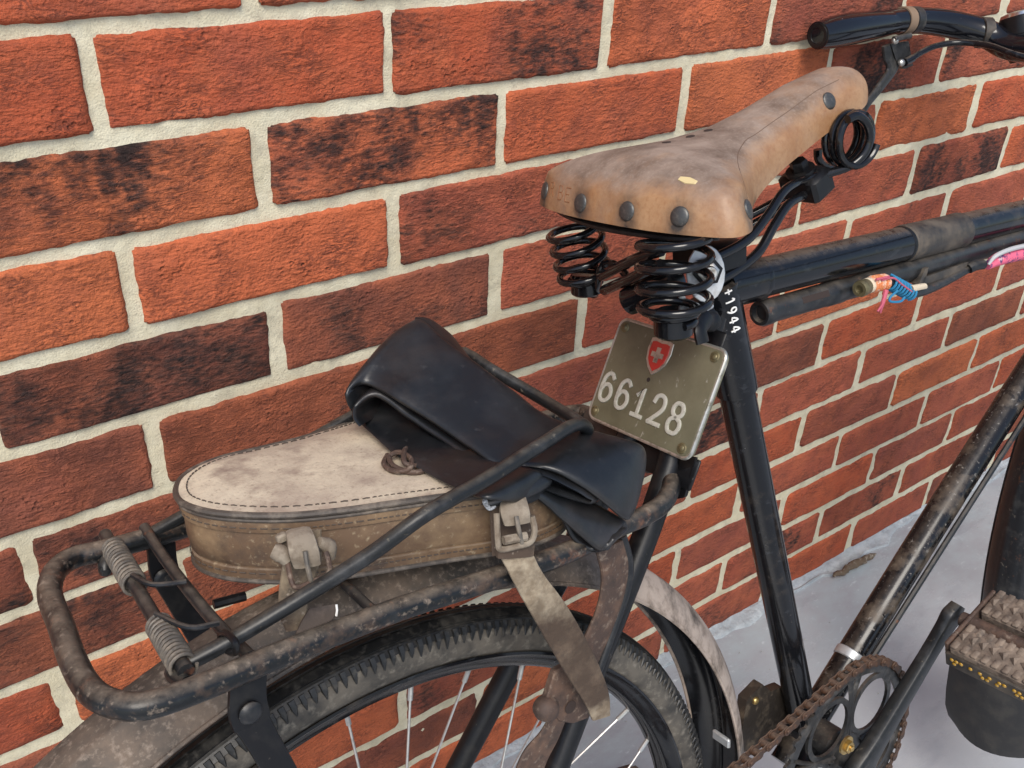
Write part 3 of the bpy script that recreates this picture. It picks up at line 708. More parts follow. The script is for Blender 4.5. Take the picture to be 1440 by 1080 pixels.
# ---- rear mudguard
def guard(ctr, ydir, a0, a1, N, name, y0=0, half=.030, mat='mudguard'):
    ref = V((1, 0, 0)) - ydir * ydir.x
    prof = []
    for k in range(25):
        t = -1 + 2 * k / 24
        rib = sum(.0016 * math.exp(-((t - c) / .07) ** 2) for c in (-.38, .38))
        prof.append((.3585 + .0245 * (1 - abs(t) ** 2.2) ** .75 + rib, half * t))
    mb = MB(); mb.lathe(prof, V(ctr) + ydir * y0, -ydir, N, a0, a1, ref=ref)
    rim_pts = lambda s: [V(ctr) + ydir * (y0 + s * half) + (ref.normalized() * cos(-(a0 + (a1 - a0) * i / N)) + ydir.cross(ref.normalized()) * sin(-(a0 + (a1 - a0) * i / N))) * .3585 for i in range(N + 1)]
    g = part(name, mb, mat, bike)
    mb = MB(); mb.tube([p for p in rim_pts(-1)], .0016, 6); mb.tube([p for p in rim_pts(1)], .0016, 6)
    part('rolled_edge', mb, mat, g)
    mb = MB(); mb.lathe([(r - .0014, h) for r, h in prof], V(ctr) + ydir * y0, -ydir, N, a0, a1, ref=ref)
    part('guard_inside', mb, 'gloss', g)
    return g
G = guard((0, 0, .33), V((0, 1, 0)), radians(-12), radians(195), 110, 'rear_mudguard', .002)
q = V((.3575 * cos(radians(9)), -.012, .33 + .3575 * sin(radians(9))))
mb = MB(); mb.box(q - V((.004, 0, 0)), (.004, .020, .010), None, .0012); part('clip', mb, 'galv', G)

# ---- crankset
RC = V((.493, -.047, .300))
def P3(r, a, y=0): return RC + V((r * cos(a), y, r * sin(a)))
mb = MB(); NT = 52
th_ = .003
# toothed outer band
ring_o = []
for i in range(NT * 4):
    a = 2 * pi * i / (NT * 4); ring_o.append(.1065 if i % 4 in (1, 2) else .1010)
n4 = NT * 4
vs = []
for i in range(n4):
    a = 2 * pi * i / n4
    vs += [P3(ring_o[i], a, -th_ / 2), P3(ring_o[i], a, th_ / 2), P3(.091, a, th_ / 2), P3(.091, a, -th_ / 2)]
fs = []
for i in range(n4):
    A_, B_ = i * 4, ((i + 1) % n4) * 4
    for k in range(4): fs.append((A_ + k, B_ + k, B_ + (k + 1) % 4, A_ + (k + 1) % 4))
mb.add(vs, fs)
def ringband(c, r0, r1, n=28):
    vs = []; fs = []
    for i in range(n):
        a = 2 * pi * i / n
        for r_, y_ in ((r1, -.0016), (r1, .0016), (r0, .0016), (r0, -.0016)): vs.append(c + V((r_ * cos(a), y_, r_ * sin(a))))
    for i in range(n):
        A_, B_ = i * 4, ((i + 1) % n) * 4
        for k in range(4): fs.append((A_ + k, B_ + k, B_ + (k + 1) % 4, A_ + (k + 1) % 4))
    mb.add(vs, fs)
ringband(RC, .0, .026)
for i in range(5):
    a = radians(48 + 72 * i)
    ringband(P3(.058, a), .0285, .0345)
    for s_ in (-1, 1):
        b_ = a + s_ * radians(36)
        mb.tube([P3(.024, b_ - s_ * .1), P3(.060, b_), P3(.094, b_ - s_ * .08)], [.0045, .0035, .0045], 8, sub=3, flat=.45)
crank = part('chainring', mb, 'cranksteel', bike)
CE = V((.608, -.082, .430)); C0 = V((.493, -.066, .300)); cd = (CE - C0).normalized()
mb = MB()
n_ = V((0, -1, 0)); s_ = cd.cross(n_).normalized()
mb.ribbon([C0 - cd * .018 - s_ * .017, C0 - s_ * .0175, C0 + cd * .03 - s_ * .0125, C0 + cd * .12 - s_ * .0095, CE - cd * .016 - s_ * .0105, CE - s_ * .0135, CE + cd * .013 - s_ * .007],
          [C0 - cd * .018 + s_ * .017, C0 + s_ * .0175, C0 + cd * .03 + s_ * .0125, C0 + cd * .12 + s_ * .0095, CE - cd * .016 + s_ * .0105, CE + s_ * .0135, CE + cd * .013 + s_ * .007], [.018, .018, .016, .0135, .0135, .014, .012], 5, 16, .45)
arm = part('crank_arm', mb, 'bailpaint', crank)
mb = MB(); nutp = (0.4576,-0.075,0.3515)
mb.lathe([(0, -.001), (.0095, -.001), (.0095, .0012), (0, .0012)], V(nutp) + V((0, .004, 0)), (0, -1, 0), 20)
mb.hexa(V(nutp) + V((0, .003, 0)), (0, -1, 0), .0062, .0045); mb.cyl(V(nutp), V(nutp) + V((0, -.0035, 0)), .0028, 12)
part('cotter_nut', mb, 'brass', crank)
mb = MB()
LE = V((.378, .078, .170)); L0 = V((.493, .060, .300))
mb.tube([L0, LE], [.014, .010], 12, flat=.8)
part('crank_arm', mb, 'dustyblack', crank)
mb = MB(); mb.cyl(RC, RC + V((0, -.028, 0)), .0115, 20); mb.cyl(RC, (.493, .068, .30), .009, 14)
part('axle', mb, 'cranksteel', crank)
def pedal(c, ydir_, tilt, nm):
    c = V(c); R_ = Matrix.Rotation(tilt, 3, 'Y')
    mb = MB(); mb.cyl(c, c + V((0, ydir_ * .105, 0)), .0075, 14)
    mb.box(c + V((0, ydir_ * .010, 0)), (.086, .004, .020), R_, .001); mb.box(c + V((0, ydir_ * .104, 0)), (.086, .004, .020), R_, .001)
    pd = part(nm, mb, 'rust', crank)
    return pd, R_
def pedal_block(c, ydir_, R_, xo, parent):
    c = V(c); mb = MB()
    ctr = c + R_ @ V((xo, ydir_ * .057, 0))
    mb.box(ctr, (.036, .088, .021), R_, .003)
    for j in range(9):
        for sx in (-1, 1):
            yy = ydir_ * (.018 + j * .0098)
            for zz in (.0115, -.0115):
                pc = c + R_ @ V((xo + sx * .0128, yy, zz * .83))
                mb.box(pc, (.0098, .0062, .004), R_, .001)
        pc = c + R_ @ V((xo, ydir_ * (.018 + j * .0098), .0112))
        mb.add([pc + R_ @ V(p_) for p_ in ((-.006, -.003, 0), (.006, -.003, 0), (0, .004, 0), (0, 0, .0028))], [(0, 1, 3), (1, 2, 3), (2, 0, 3)])
    return mb
PC = CE + V((0, -.010, .002))
mb0, R_ = pedal(PC, -1, radians(-14), 'pedal')
for xo in (-.0275, .0275):
    part('pedal_rubber', pedal_block(PC, -1, R_, xo, mb0), 'pedalrubber', crank)
mb = MB(); mb.box(PC + R_ @ V((-.0455, -.057, -.006)), (.0045, .092, .017), R_, .001); part('reflector_holder', mb, 'wrap', crank)
q_ = MB(); q_.dome((0, 0, 0), (-1, 0, 0), .0021, .0012, 8); dot = mesh_of(q_, 'reflector_bead', 'amber')
for j in range(17):
    for k in range(2):
        if noise.noise(V((j * 1.7, k * 3.3, 1))) > .12: continue
        place('reflector_bead', dot, crank, Matrix.Translation(PC + R_ @ V((-.0479, -.018 - j * .0046 - k * .0023, -.0038 - k * .0042))) @ R_.to_4x4())
PL = LE + V((0, .010, 0))
mb1, R2 = pedal(PL, 1, radians(20), 'pedal')
for xo in (-.0275, .0275):
    part('pedal_rubber', pedal_block(PL, 1, R2, xo, mb1), 'pedalrubber', crank)

# ---- chain
cog = V((0, -.047, .33)); rcog = .040; rch = .1035
path = []
dv = RC - cog; D_ = dv.length; base_a = atan2(dv.z, dv.x); off = math.asin((rch - rcog) / D_)
aU = base_a + pi / 2 + off; aL = base_a - pi / 2 - off
def circ(c, r, a): return c + V((r * cos(a), 0, r * sin(a)))
U0, U1, L0_, L1_ = circ(cog, rcog, aU), circ(RC, rch, aU), circ(RC, rch, aL), circ(cog, rcog, aL)
dense = [U0.lerp(U1, i / 60) - V((0, 0, .006)) * sin(pi * i / 60) for i in range(60)]
na = 80
dense += [circ(RC, rch, aU + (aL - aU) * i / na) for i in range(na)]
dense += [L0_.lerp(L1_, i / 60) - V((0, 0, .012)) * sin(pi * i / 60) for i in range(60)]
dense += [circ(cog, rcog, aL - ((aL - aU) % (2 * pi)) * 0 - (2 * pi - (aU - aL)) * i / 40) for i in range(40)]
cum = [0]
for i in range(1, len(dense) + 1): cum.append(cum[-1] + (dense[i % len(dense)] - dense[i - 1]).length)
tot = cum[-1]; nl = int(tot / .0127); pit = tot / nl
def at_len(s):
    s %= tot
    lo = 0
    while cum[lo + 1] < s: lo += 1
    return dense[lo].lerp(dense[(lo + 1) % len(dense)], (s - cum[lo]) / max(1e-9, cum[lo + 1] - cum[lo]))
def link_mesh(w):
    q = MB(); L = .0127
    for sgn in (-1, 1):
        y = sgn * w; out = []
        for i in range(9):
            a = pi / 2 + pi * i / 8; out.append((.0043 * cos(a), .0043 * sin(a)))
        out += [(L / 2, -.0030)]
        for i in range(9):
            a = -pi / 2 + pi * i / 8; out.append((L + .0043 * cos(a), .0043 * sin(a)))
        out += [(L / 2, .0030)]
        q.prism([(x, y, z) for x, z in out], (0, sgn * .0011, 0))
    q.cyl((0, -w, 0), (0, w, 0), .0040, 10)
    q.cyl((0, -w - .0022, 0), (0, w + .0022, 0), .0019, 8)
    return mesh_of(q, 'chain_link', 'chainrust')
lo_, li_ = link_mesh(.0040), link_mesh(.0026)
mb = MB(); mb.cyl((.0, -.051, .33), (.0, -.044, .33), .038, 40)
for i in range(20):
    a = 2 * pi * i / 20; mb.box(cog + V((.040 * cos(a), 0, .040 * sin(a))), (.005, .003, .005), Matrix.Rotation(-a, 3, 'Y'))
chain = part('chain', mb, 'chainrust', bike)
for i in range(nl):
    a_, b_ = at_len(i * pit), at_len((i + 1) * pit)
    x_ = (b_ - a_).normalized(); z_ = x_.cross(V((0, 1, 0)))
    place('chain_link', lo_ if i % 2 else li_, chain, Matrix(((x_.x, 0, z_.x, a_.x), (x_.y, 1, z_.y, a_.y), (x_.z, 0, z_.z, a_.z), (0, 0, 0, 1))))
# stand bracket behind the bottom bracket
mb = MB(); br_ = [(0.4092,0.012,0.3585), (0.413,0.012,0.3781), (0.4363,0.012,0.385), (0.4499,0.012,0.3685), (0.468,0.012,0.3637), (0.4985,0.012,0.329), (0.5009,0.012,0.2852), (0.4036,0.012,0.3172)]
mb.prism(br_, (0, .012, 0), .002)
br = part('stand_bracket', mb, 'grime', bike)
mb = MB(); mb.dome(V((0.4259,0.012,0.3707)) - V((0, .0005, 0)), (0, -1, 0), .0042, .003, 12); part('bolt_head', mb, 'brass', br)

# ---- front wheel, fork and mudguard with its flap (steered a little)
ST = radians(7); yd = V((sin(-ST) * -1 * -1, cos(ST), 0)).normalized()
yd = V((-sin(ST), cos(ST), 0)); FA = V((1.17, -.005, .33))
fw = wheel(tuple(FA), 'front_wheel', bike, yd, False)
fg = guard(tuple(FA), yd, radians(40), radians(187), 60, 'front_mudguard', 0, .034, 'dustyblack')
for s_ in (-1, 1):
    mb = MB(); mb.tube([V((.975, 0, .62)) + yd * .035 * s_, V((1.06, 0, .47)) + yd * .05 * s_, FA + yd * .052 * s_], [.012, .011, .008], 12, sub=4)
    part('fork_blade', mb, 'gloss', bike)
fx = V((.795, -.046, 0))
fo = [(.052, .285), (.052, .170), (.047, .150), (.036, .139), (.018, .132), (-.018, .128), (-.036, .134), (-.047, .146), (-.052, .170), (-.052, .285), (-.034, .40), (.034, .40)]
mb = MB(); near_ = [fx + V((.012 * (abs(y) / .05) ** 2, 0, 0)) + yd * y + V((0, 0, z)) for y, z in fo]
vs = []; fs = []
zs = [.315, .30, .285, .27, .24, .205, .170, .145, .130, .120]; 
hw = [.030, .036, .046, .054, .058, .060, .061, .060, .055, .045]
for i, (z, h_) in enumerate(zip(zs, hw)):
    for k in range(11):
        t = -1 + 2 * k / 10
        vs.append(fx + yd * (h_ * t) + V((.018 * t * t - .012 * (z - .28), 0, z - (.004 * (1 - t * t) if i == len(zs) - 1 else 0))))
n0 = len(vs); vs += [p + V((.003, 0, 0)) for p in vs]
for i in range(len(zs) - 1):
    for k in range(10):
        a = i * 11 + k; fs += [(a, a + 1, a + 12, a + 11), (n0 + a + 11, n0 + a + 12, n0 + a + 1, n0 + a)]
for i in range(len(zs) - 1):
    for k in (0, 10): a = i * 11 + k; fs.append((a, a + 11, n0 + a + 11, n0 + a))
for i in (0, len(zs) - 1):
    for k in range(10): a = i * 11 + k; fs.append((a, a + 1, n0 + a + 1, n0 + a))
mb.add(vs, fs); part('mud_flap', mb, 'flap', fg)

# ---- handlebar
hb = [V((0.7106,0.178,0.9706)), V((0.7693,0.176,0.9729)), V((0.8632,0.172,0.9735)), V((0.9204,0.158,0.9656)), V((0.9568,0.13,0.9513)), V((0.9622,0.098,0.9358)), V((.958, .045, .934)), V((.955, .0, .930))]
hbm = [p * 1 for p in hb] + [V((.945, -.06, .940)), V((.93, -.15, .962)), V((.885, -.23, .968)), V((.80, -.275, .964)), V((.72, -.28, .958))]
mb = MB(); mb.tube(hbm, [.0125, .0125, .0140, .0152, .0158, .0155, .0145, .014] + [.0125] * 5, 22, sub=7); mb.tube([(.955, 0, .932), (.905, 0, .80)], .012, 16)
bar = part('handlebar', mb, 'grip', bike)
mb = MB()
gp, _ = smooth(hb[:3], [0] * 3, 8)
rs_ = [.0122 + .0046 * sin(pi * min(1, .10 + i / (len(gp) - 1) * 1.02)) ** .8 for i in range(len(gp))]
mb.tube(gp, rs_, 24)
part('grip', mb, 'grip', bar)
mb = MB(); gd = (gp[0] - gp[1]).normalized(); mb.lathe([(.0, -.003), (.007, -.003), (.0085, .001), (.0122, .001), (.0130, -.002)], gp[0], gd, 20); part('grip_end', mb, 'mattblack', bar)
cl = V(hb[2]); cdv = (V(hb[3]) - V(hb[1])).normalized()
mb = MB(); mb.lathe([(.0138, -.006), (.0152, -.0058), (.0152, .0058), (.0138, .006)], cl - cdv * .004, cdv, 24); part('leather_collar', mb, 'canvas', bar)
mb = MB(); mb.lathe([(.0130, -.006), (.0148, -.0055), (.0148, .0055), (.0130, .006)], cl + cdv * .010, cdv, 20)
mb.prism([(0.8246,0.165,0.9518), (0.8591,0.165,0.9518), (0.8713,0.165,0.9245), (0.8546,0.165,0.9224), (0.8397,0.165,0.9293)], (0, .008, 0), .001)
mb.cyl((0.8216,0.16,0.9572), (0.853,0.16,0.9583), .0032, 10)
part('lever_clamp', mb, 'cranksteel', bar)
mb = MB(); mb.ribbon([(0.8252,0.168,0.9518), (0.8337,0.168,0.9375), (0.8451,0.168,0.9241), (0.818,0.166,0.9056), (0.7885,0.164,0.8893), (0.7739,0.163,0.8743)], [(0.8133,0.168,0.9499), (0.8176,0.168,0.9353), (0.8243,0.168,0.9247), (0.8064,0.166,0.9123), (0.7774,0.164,0.8937), (0.7643,0.163,0.8787)], [.006, .006, .006, .005, .0045, .003], 5, 12, .7)
part('brake_lever', mb, 'cranksteel', bar)
mb = MB(); mb.dome((0.8245,0.16,0.9555), (-.3, -1, .3), .0042, .003, 12); mb.dome((0.8399,0.16,0.9308), (-.3, -1, .3), .0042, .003, 12); part('screw', mb, 'steel', bar)
mb = MB(); mb.tube([(0.8544,0.162,0.9301), (0.877,0.16,0.9379), (0.9012,0.155,0.9433), (0.9227,0.14,0.9444), (0.9298,0.11,0.9404), (0.9283,0.08,0.9314), (0.9358,0.04,0.9203)], .0035, 10, sub=5)
mb.cyl((0.8488,0.162,0.9299), (0.8639,0.162,0.933), .0046, 10)
part('brake_cable', mb, 'gloss', bar)
bc = V((0.9825,0.098,0.9509)); bt = V((0, .25, 1)).normalized()
bc = bc - bt * .012
mb = MB(); mb.lathe([(0, -.020), (.018, -.020), (.024, -.006), (.0265, .002), (.0265, .009), (.0245, .010), (.0245, .028), (.0225, .031)], bc, bt, 30); bell = part('bell', mb, 'mattblack', bar)
mb = MB(); mb.lathe([(.0232, .0300), (.0215, .0335), (.014, .0352), (.0001, .0358)], bc, bt, 30); part('bell_cap', mb, 'chrome', bar)
mb = MB(); mb.lathe([(.0158, -.006), (.0172, -.0055), (.0172, .0055), (.0158, .006)], V((0.9554,0.131,0.9522)), (.75, -.5, -.1), 20); part('bar_clip', mb, 'wrap', bar)

# ---- saddle
RIV = ((.085, .266), (.026, None), (-.022, None), (-.064, .259), (-.094, .296))
half_o = [(.2520, 0), (.2524, .022), (.2545, .045), (.2590, .066), (.2655, .085), (.2730, .0965), (.2830, .0985), (.2950, .0945), (.3090, .0830), (.3250, .0685), (.3450, .0550), (.3700, .0445), (.4000, .0365), (.4300, .0320), (.4600, .0285), (.4880, .0280), (.5120, .0262), (.5280, .0185), (.5330, .0080), (.5340, 0)]
YS = .012
zb_pts = [(.252, .8840), (.28, .8830), (.31, .8835), (.34, .886), (.39, .898), (.44, .911), (.48, .922), (.515, .931), (.534, .937)]
zt_pts = [(.252, .919), (.275, .926), (.30, .9285), (.34, .929), (.38, .933), (.42, .943), (.46, .955), (.50, .962), (.52, .961), (.534, .956)]
def lerp_tab(tab, x):
    if x <= tab[0][0]: return tab[0][1]
    for (a, b), (c, d_) in zip(tab, tab[1:]):
        if x <= c: return b + (d_ - b) * (x - a) / (c - a)
    return tab[-1][1]
hp, _ = smooth([V((a, b, 0)) for a, b in half_o], [0] * len(half_o), 4)
outl = [(p.x, p.y) for p in hp] + [(p.x, -p.y) for p in hp[-2:0:-1]]
NO = len(outl); NV = 26
def section(ox, t):
    th = t * pi / 2
    h1 = sin(th) ** .92; d1 = 1 - cos(th) ** .66
    q = .60
    if t < q: a = t / q; h2 = .90 * (a * .8 + .2 * a * a * (3 - 2 * a)); d2 = .40 * a ** 2.1
    else: a = (t - q) / (1 - q); h2 = .90 + .10 * (1 - (1 - a) ** 1.5); d2 = .40 + .60 * a
    k = min(1, max(0, (.345 - ox) / .05))
    return h1 + (h2 - h1) * k, d1 + (d2 - d1) * k
def saddle_pt(i, t):
    ox, oy = outl[i % NO]
    sx = min(max(ox, .300), .512)
    h, dr = section(ox, t)
    x = sx + (ox - sx) * h; y = oy * h
    ztop = lerp_tab(zt_pts, x); zb = lerp_tab(zb_pts, ox)
    # gentle dip across the middle, crowned sideways
    z = ztop + (zb - ztop) * dr
    # skirts pull in a touch at the bottom edge
    return V((x, y + YS, z))
mb = MB(); vs = []; wear = []; pv = []
for j in range(NV + 1):
    t = (j / NV) ** .8
    for i in range(NO):
        p = saddle_pt(i, t); vs.append(p)
        dro = section(outl[i][0], t)[1]
        wv = max(0, min(1.15, 1.75 - dro * 3.6))
        if p.x > .40: wv *= max(.45, 1 - (p.x - .40) * 4)
        wear.append(wv * .95); pv.append(p)
fs = [(j * NO + i, j * NO + (i + 1) % NO, (j + 1) * NO + (i + 1) % NO, (j + 1) * NO + i) for j in range(NV) for i in range(NO)]
n0 = len(vs)
for j in (NV, NV - 5, NV - 10):
    t = (j / NV) ** .8
    for i in range(NO):
        p = saddle_pt(i, t); c_ = V((min(max(p.x, .31), .50), YS, p.z)); vs.append(p + (c_ - p).normalized() * .0042 + V((0, 0, -.001 if j == NV else -.003))); wear.append(0)
fs += [(NV * NO + i, NV * NO + (i + 1) % NO, n0 + (i + 1) % NO, n0 + i) for i in range(NO)]
for j in range(2): fs += [(n0 + j * NO + i, n0 + j * NO + (i + 1) % NO, n0 + (j + 1) * NO + (i + 1) % NO, n0 + (j + 1) * NO + i) for i in range(NO)]
mb.add(vs, fs)
# merge the top spine ring
mb.w = wear
saddle = part('saddle', mb, 'saddleleather', bike, 70)
rp = [saddle_pt(min(range(NO), key=lambda i: abs(outl[i][1] - y) + (abs(outl[i][0] - xx) if xx else (9 if outl[i][0] > .31 else 0))), .80) for y, xx in RIV]
stn = [max([0] + [max(0, 1 - (((v_.x - q.x) ** 2 + (v_.y - q.y) ** 2 + ((v_.z - q.z + .004) * .62) ** 2) ** .5) / .0135) for q in rp]) for v_ in mb.v]
at_ = saddle.data.attributes.new('stain', 'FLOAT', 'POINT'); at_.data.foreach_set('value', stn)
def saddle_frame(i, t):
    p = saddle_pt(i, t); a = saddle_pt(i + 1, t) - saddle_pt(i - 1, t); b = saddle_pt(i, min(1, t + .03)) - saddle_pt(i, t - .03)
    n = a.cross(b).normalized()
    c_ = V((.36, YS, .86))
    if n.dot(p - c_) < 0: n = -n
    return p, n, a.normalized(), b.normalized()
def idx(y, rear=True, x=None):
    best = None
    for i, (ox, oy) in enumerate(outl):
        if rear and ox > .31: continue
        if not rear and ox < .40: continue
        e_ = abs(oy - y) + (abs(ox - x) if x else 0)
        if best is None or e_ < best[0]: best = (e_, i)
    return best[1]
q_ = MB(); q_.dome((0, 0, 0), (0, 0, 1), .0068, .0019, 18); rv = mesh_of(q_, 'rivet', 'rivet')
for y, xx in RIV:
    p, n, a, b = saddle_frame(idx(y, x=xx), .80); place('rivet', rv, saddle, frame_at(p, n))
for sgn in (-1, 1):
    p, n, a, b = saddle_frame(idx(sgn * .0265, False, .468), .70); place('rivet', rv, saddle, frame_at(p, n))
q_ = MB(); q_.lathe([(.0001, .0005), (.0030, .0005), (.0034, .0002), (.0036, -.001)], (0, 0, 0), (0, 0, 1), 16); ev = mesh_of(q_, 'eyelet', 'hole')
for x in (.322, .343, .364):
    p = V((x, YS + .004, 0)); p.z = lerp_tab(zt_pts, x) - .0005
    b_ = min(((saddle_pt(i, t) - p).xy.length, i, t) for i in range(NO) for t in [k / 40 for k in range(2, 34)])
    pp, n, a, b = saddle_frame(b_[1], b_[2]); place('eyelet', ev, saddle, frame_at(pp, n))
# faint stamped letters on the rear edge
tt_ = 0
for ch in 'RBE':
    p, n, a, b = saddle_frame(idx(.070 - tt_), .74)
    rgt = V((0, -1, 0)); rgt = (rgt - n * rgt.dot(n)).normalized(); upv = n.cross(rgt); upv = upv if upv.z > 0 else -upv
    mb = MB()
    for st in strokes(ch): mb.tube([p + rgt * (x_ - .5) * .009 + upv * (y_ - .5) * .010 - n * .00010 for x_, y_ in st], .00036, 5)
    part('stamped_letter', mb, 'stampedleather', saddle); tt_ += .0135
p, n, a, b = saddle_frame(idx(-.080, x=.264), .47)
mb = MB(); rgt = V((0, -1, 0)); rgt = (rgt - n * rgt.dot(n)).normalized(); up_ = n.cross(rgt)
# a flake torn off the leather near the corner
fk = MB(); pts = []
for k in range(12):
    a_ = 2 * pi * k / 12; rr_ = (.0068 if k % 2 else .0060) * (.8 + .5 * noise.noise(V((k, 3, 0))))
    pts.append(p + rgt * rr_ * 1.5 * cos(a_) + up_ * rr_ * .55 * sin(a_) - n * .0006)
fk.prism(pts, n * .0011, .0004); part('torn_flake', fk, 'flakedleather', saddle)
# the edge line pressed into the leather along the near side
mb = MB(); pts = []
near_i = [i for i in range(NO) if outl[i][1] < -.02 and .300 < outl[i][0] < .49]
near_i.sort(key=lambda i: outl[i][0])
for k, i in enumerate(near_i):
    u = k / (len(near_i) - 1)
    p, n, a, b = saddle_frame(i, .74 - .36 * min(1, u * 2.2) + .06 * u); pts.append(p - n * .0003)
mb.tube(pts, .00050, 6); part('edge_line', mb, 'creaseleather', saddle)
# rear springs
def coil_spring(top, bot, R1, wr, nm='coil_spring'):
    top, bot = V(top), V(bot); ax = bot - top
    mb = MB(); L = ax.length
    mb.helix(top, ax, lambda t: R1 if t < .66 else R1 - (R1 * .40) * min(1, (t - .66) / .14), 0, L, 5.2, wr, 10, 24, pitch=lambda t: t * 1.28 if t < .62 else .794 + (t - .62) * .54, ph=.6)
    return part(nm, mb, 'blackwire', saddle)
NT_ = V((0.2588,-0.045,0.8788)); NB_ = V((0.2603,-0.045,0.8223))
FT_ = V((0.2839,0.083,0.8672)); FB_ = V((0.294,0.083,0.8179))
coil_spring(NT_ + V((.004, 0, .004)), NB_, .0240, .0029); coil_spring(FT_, FB_, .0205, .0028)
mb = MB(); mb.tube([FB_ + V((0, 0, -.004)), (0.2998,0.08,0.8076), (0.2875,0.06,0.8283), (0.2895,0.055,0.8389), (0.292,0.045,0.8394), (0.2893,0.03,0.8332), (0.2817,0.015,0.8214), (0.2769,0,0.8158), (0.274,-0.02,0.8175), (0.2815,-0.03,0.8156)], .0033, 9, sub=5)
mb.tube([(0.2816,0.05,0.8325), (0.2672,0,0.8562), (0.2652,-0.03,0.8684)], .0042, 9, sub=4); mb.tube([(0.2839,0.05,0.8207), (0.2666,0,0.8438), (0.2649,-0.03,0.8586)], .0042, 9, sub=4)
mb.cyl(FB_ + V((0, 0, -.009)), FB_ + V((0, 0, .008)), .0125, 16)
mb.cyl(NB_ + V((0, 0, -.010)), NB_ + V((0, 0, .008)), .0135, 16)
part('spring_link', mb, 'blackwire', saddle)
mb = MB(); mb.lathe([(.0070, .004), (.0085, -.001), (.0105, 0), (.0110, .004), (.0110, .045), (0, .045)], V((0.2768,0.016,0.8202)), V((0.2847,-0.01,0.8361)) - V((0.2768,0.016,0.8202)), 18); part('clamp_sleeve', mb, 'blackwire', saddle)
mb = MB(); mb.tube([V((.278, .092, .881)), V((.266, .06, .880)), V((.260, .012, .879)), V((.266, -.045, .880)), V((.280, -.068, .881))], .006, 10, sub=5, flat=.5); part('cantle_plate', mb, 'mattblack', saddle)
# seat post, clamp with washer and nut
mb = MB(); mb.tube([TOPL - d * .02, TOPL + d * .035], .0125, 20); mb.box(TOPL + d * .030, (.034, .05, .022), None, .004); part('seat_post', mb, 'mattblack', saddle)
wc = V((0.3043,-0.034,0.8479)); wa = V((-.62, -.75, .18)).normalized()
mb = MB()
fr = frame_at(wc, wa, (0, 0, 1)).to_3x3()
mb.prism([wc + fr @ V((.013 * cos(a) * 1.55 - .004, .0135 * sin(a), -.0012)) for a in [2 * pi * k / 20 for k in range(20)]], wa * .0022, .0005)
part('washer_plate', mb, 'galv', saddle)
mb = MB(); hc = V((0.3035,-0.036,0.8463)); mb.hexa(hc, wa, .0105, .006); part('clamp_nut', mb, 'mattblack', saddle)
mb = MB(); mb.hexa(hc + wa * .006, wa, .0075, .004)
for k in range(6): mb.lathe([(.0001, 0), (.0042, 0), (.0048, .0007), (.0042, .0014), (.0001, .0014)], hc + wa * (.010 + k * .0014), wa, 14)
part('clamp_bolt', mb, 'steel', saddle)
mb = MB(); mb.tube([(0.3146,-0.03,0.8167), (0.299,-0.034,0.8183), (0.2832,-0.036,0.8269), (0.2776,-0.036,0.8355), (0.2847,-0.036,0.8368), (0.294,-0.034,0.8321)], .0022, 8, sub=4); part('wire_loop', mb, 'galv', saddle)
# rails
mb = MB()
mb.tube([(0.3036,-0.03,0.852), (0.322,-0.03,0.8521), (0.3526,-0.03,0.8571), (0.3795,-0.026,0.8687), (0.4047,-0.02,0.881), (0.4249,-0.016,0.8846), (0.4438,-0.013,0.8844), (0.461,-0.02,0.8866), (0.4778,-0.028,0.8907), (0.4875,-0.033,0.8989), (0.4908,-0.035,0.9106), (0.4859,-0.035,0.9221), (0.4747,-0.034,0.9295), (0.4651,-0.032,0.928)], .0036, 10, sub=6)
part('rail_wire', mb, 'blackwire', saddle)
mb = MB()
mb.tube([(0.3235,-0.022,0.8302), (0.3467,-0.022,0.8329), (0.3754,-0.022,0.8418), (0.3956,-0.02,0.8577), (0.4171,-0.016,0.8695), (0.4414,-0.012,0.8725)], .0038, 10, sub=6)
part('rail_wire', mb, 'blackwire', saddle)
mb = MB(); mb.tube([(0.4069,0.045,0.8431), (0.4391,0.035,0.8524), (0.4654,0.02,0.8659), (0.5053,0.022,0.8748), (0.5254,0.026,0.8766)], .0036, 10, sub=5); part('rail_wire', mb, 'blackwire', saddle)
mb = MB(); mb.tube([(0.3983,0.045,0.8306), (0.4349,0.035,0.8425), (0.4658,0.02,0.8569)], .0036, 10, sub=5); part('rail_wire', mb, 'blackwire', saddle)
fc = V((0.4848,-0.02,0.91))
mb = MB(); mb.helix(fc - V((.002, .012, 0)), (.12, 1, 0), .0200, .0200, .022, 3.2, .0032, 9, 28, ph=.3); part('nose_spring', mb, 'blackwire', saddle)
mb = MB(); mb.tube([(0.5012,0.02,0.8964), (0.5037,0.02,0.8866), (0.518,0.02,0.8783), (0.5359,0.02,0.8778)], .0036, 9, sub=5); part('nose_loop', mb, 'blackwire', saddle)
cc = V((0.4552,-0.004,0.8782)); Rc = Matrix.Rotation(radians(-24), 3, 'Y')
mb = MB(); mb.box(cc, (.026, .036, .022), Rc, .003); part('rail_clamp', mb, 'mattblack', saddle)
mb = MB(); up2 = Rc @ V((0, 0, 1)); mb.lathe([(0, 0), (.0115, 0), (.0115, .003), (0, .003)], cc + up2 * .011 - V((.003, 0, 0)), up2, 20); mb.hexa(cc + up2 * .0135 - V((.003, 0, 0)), up2, .0072, .0085); part('rail_clamp_nut', mb, 'mattblack', saddle)

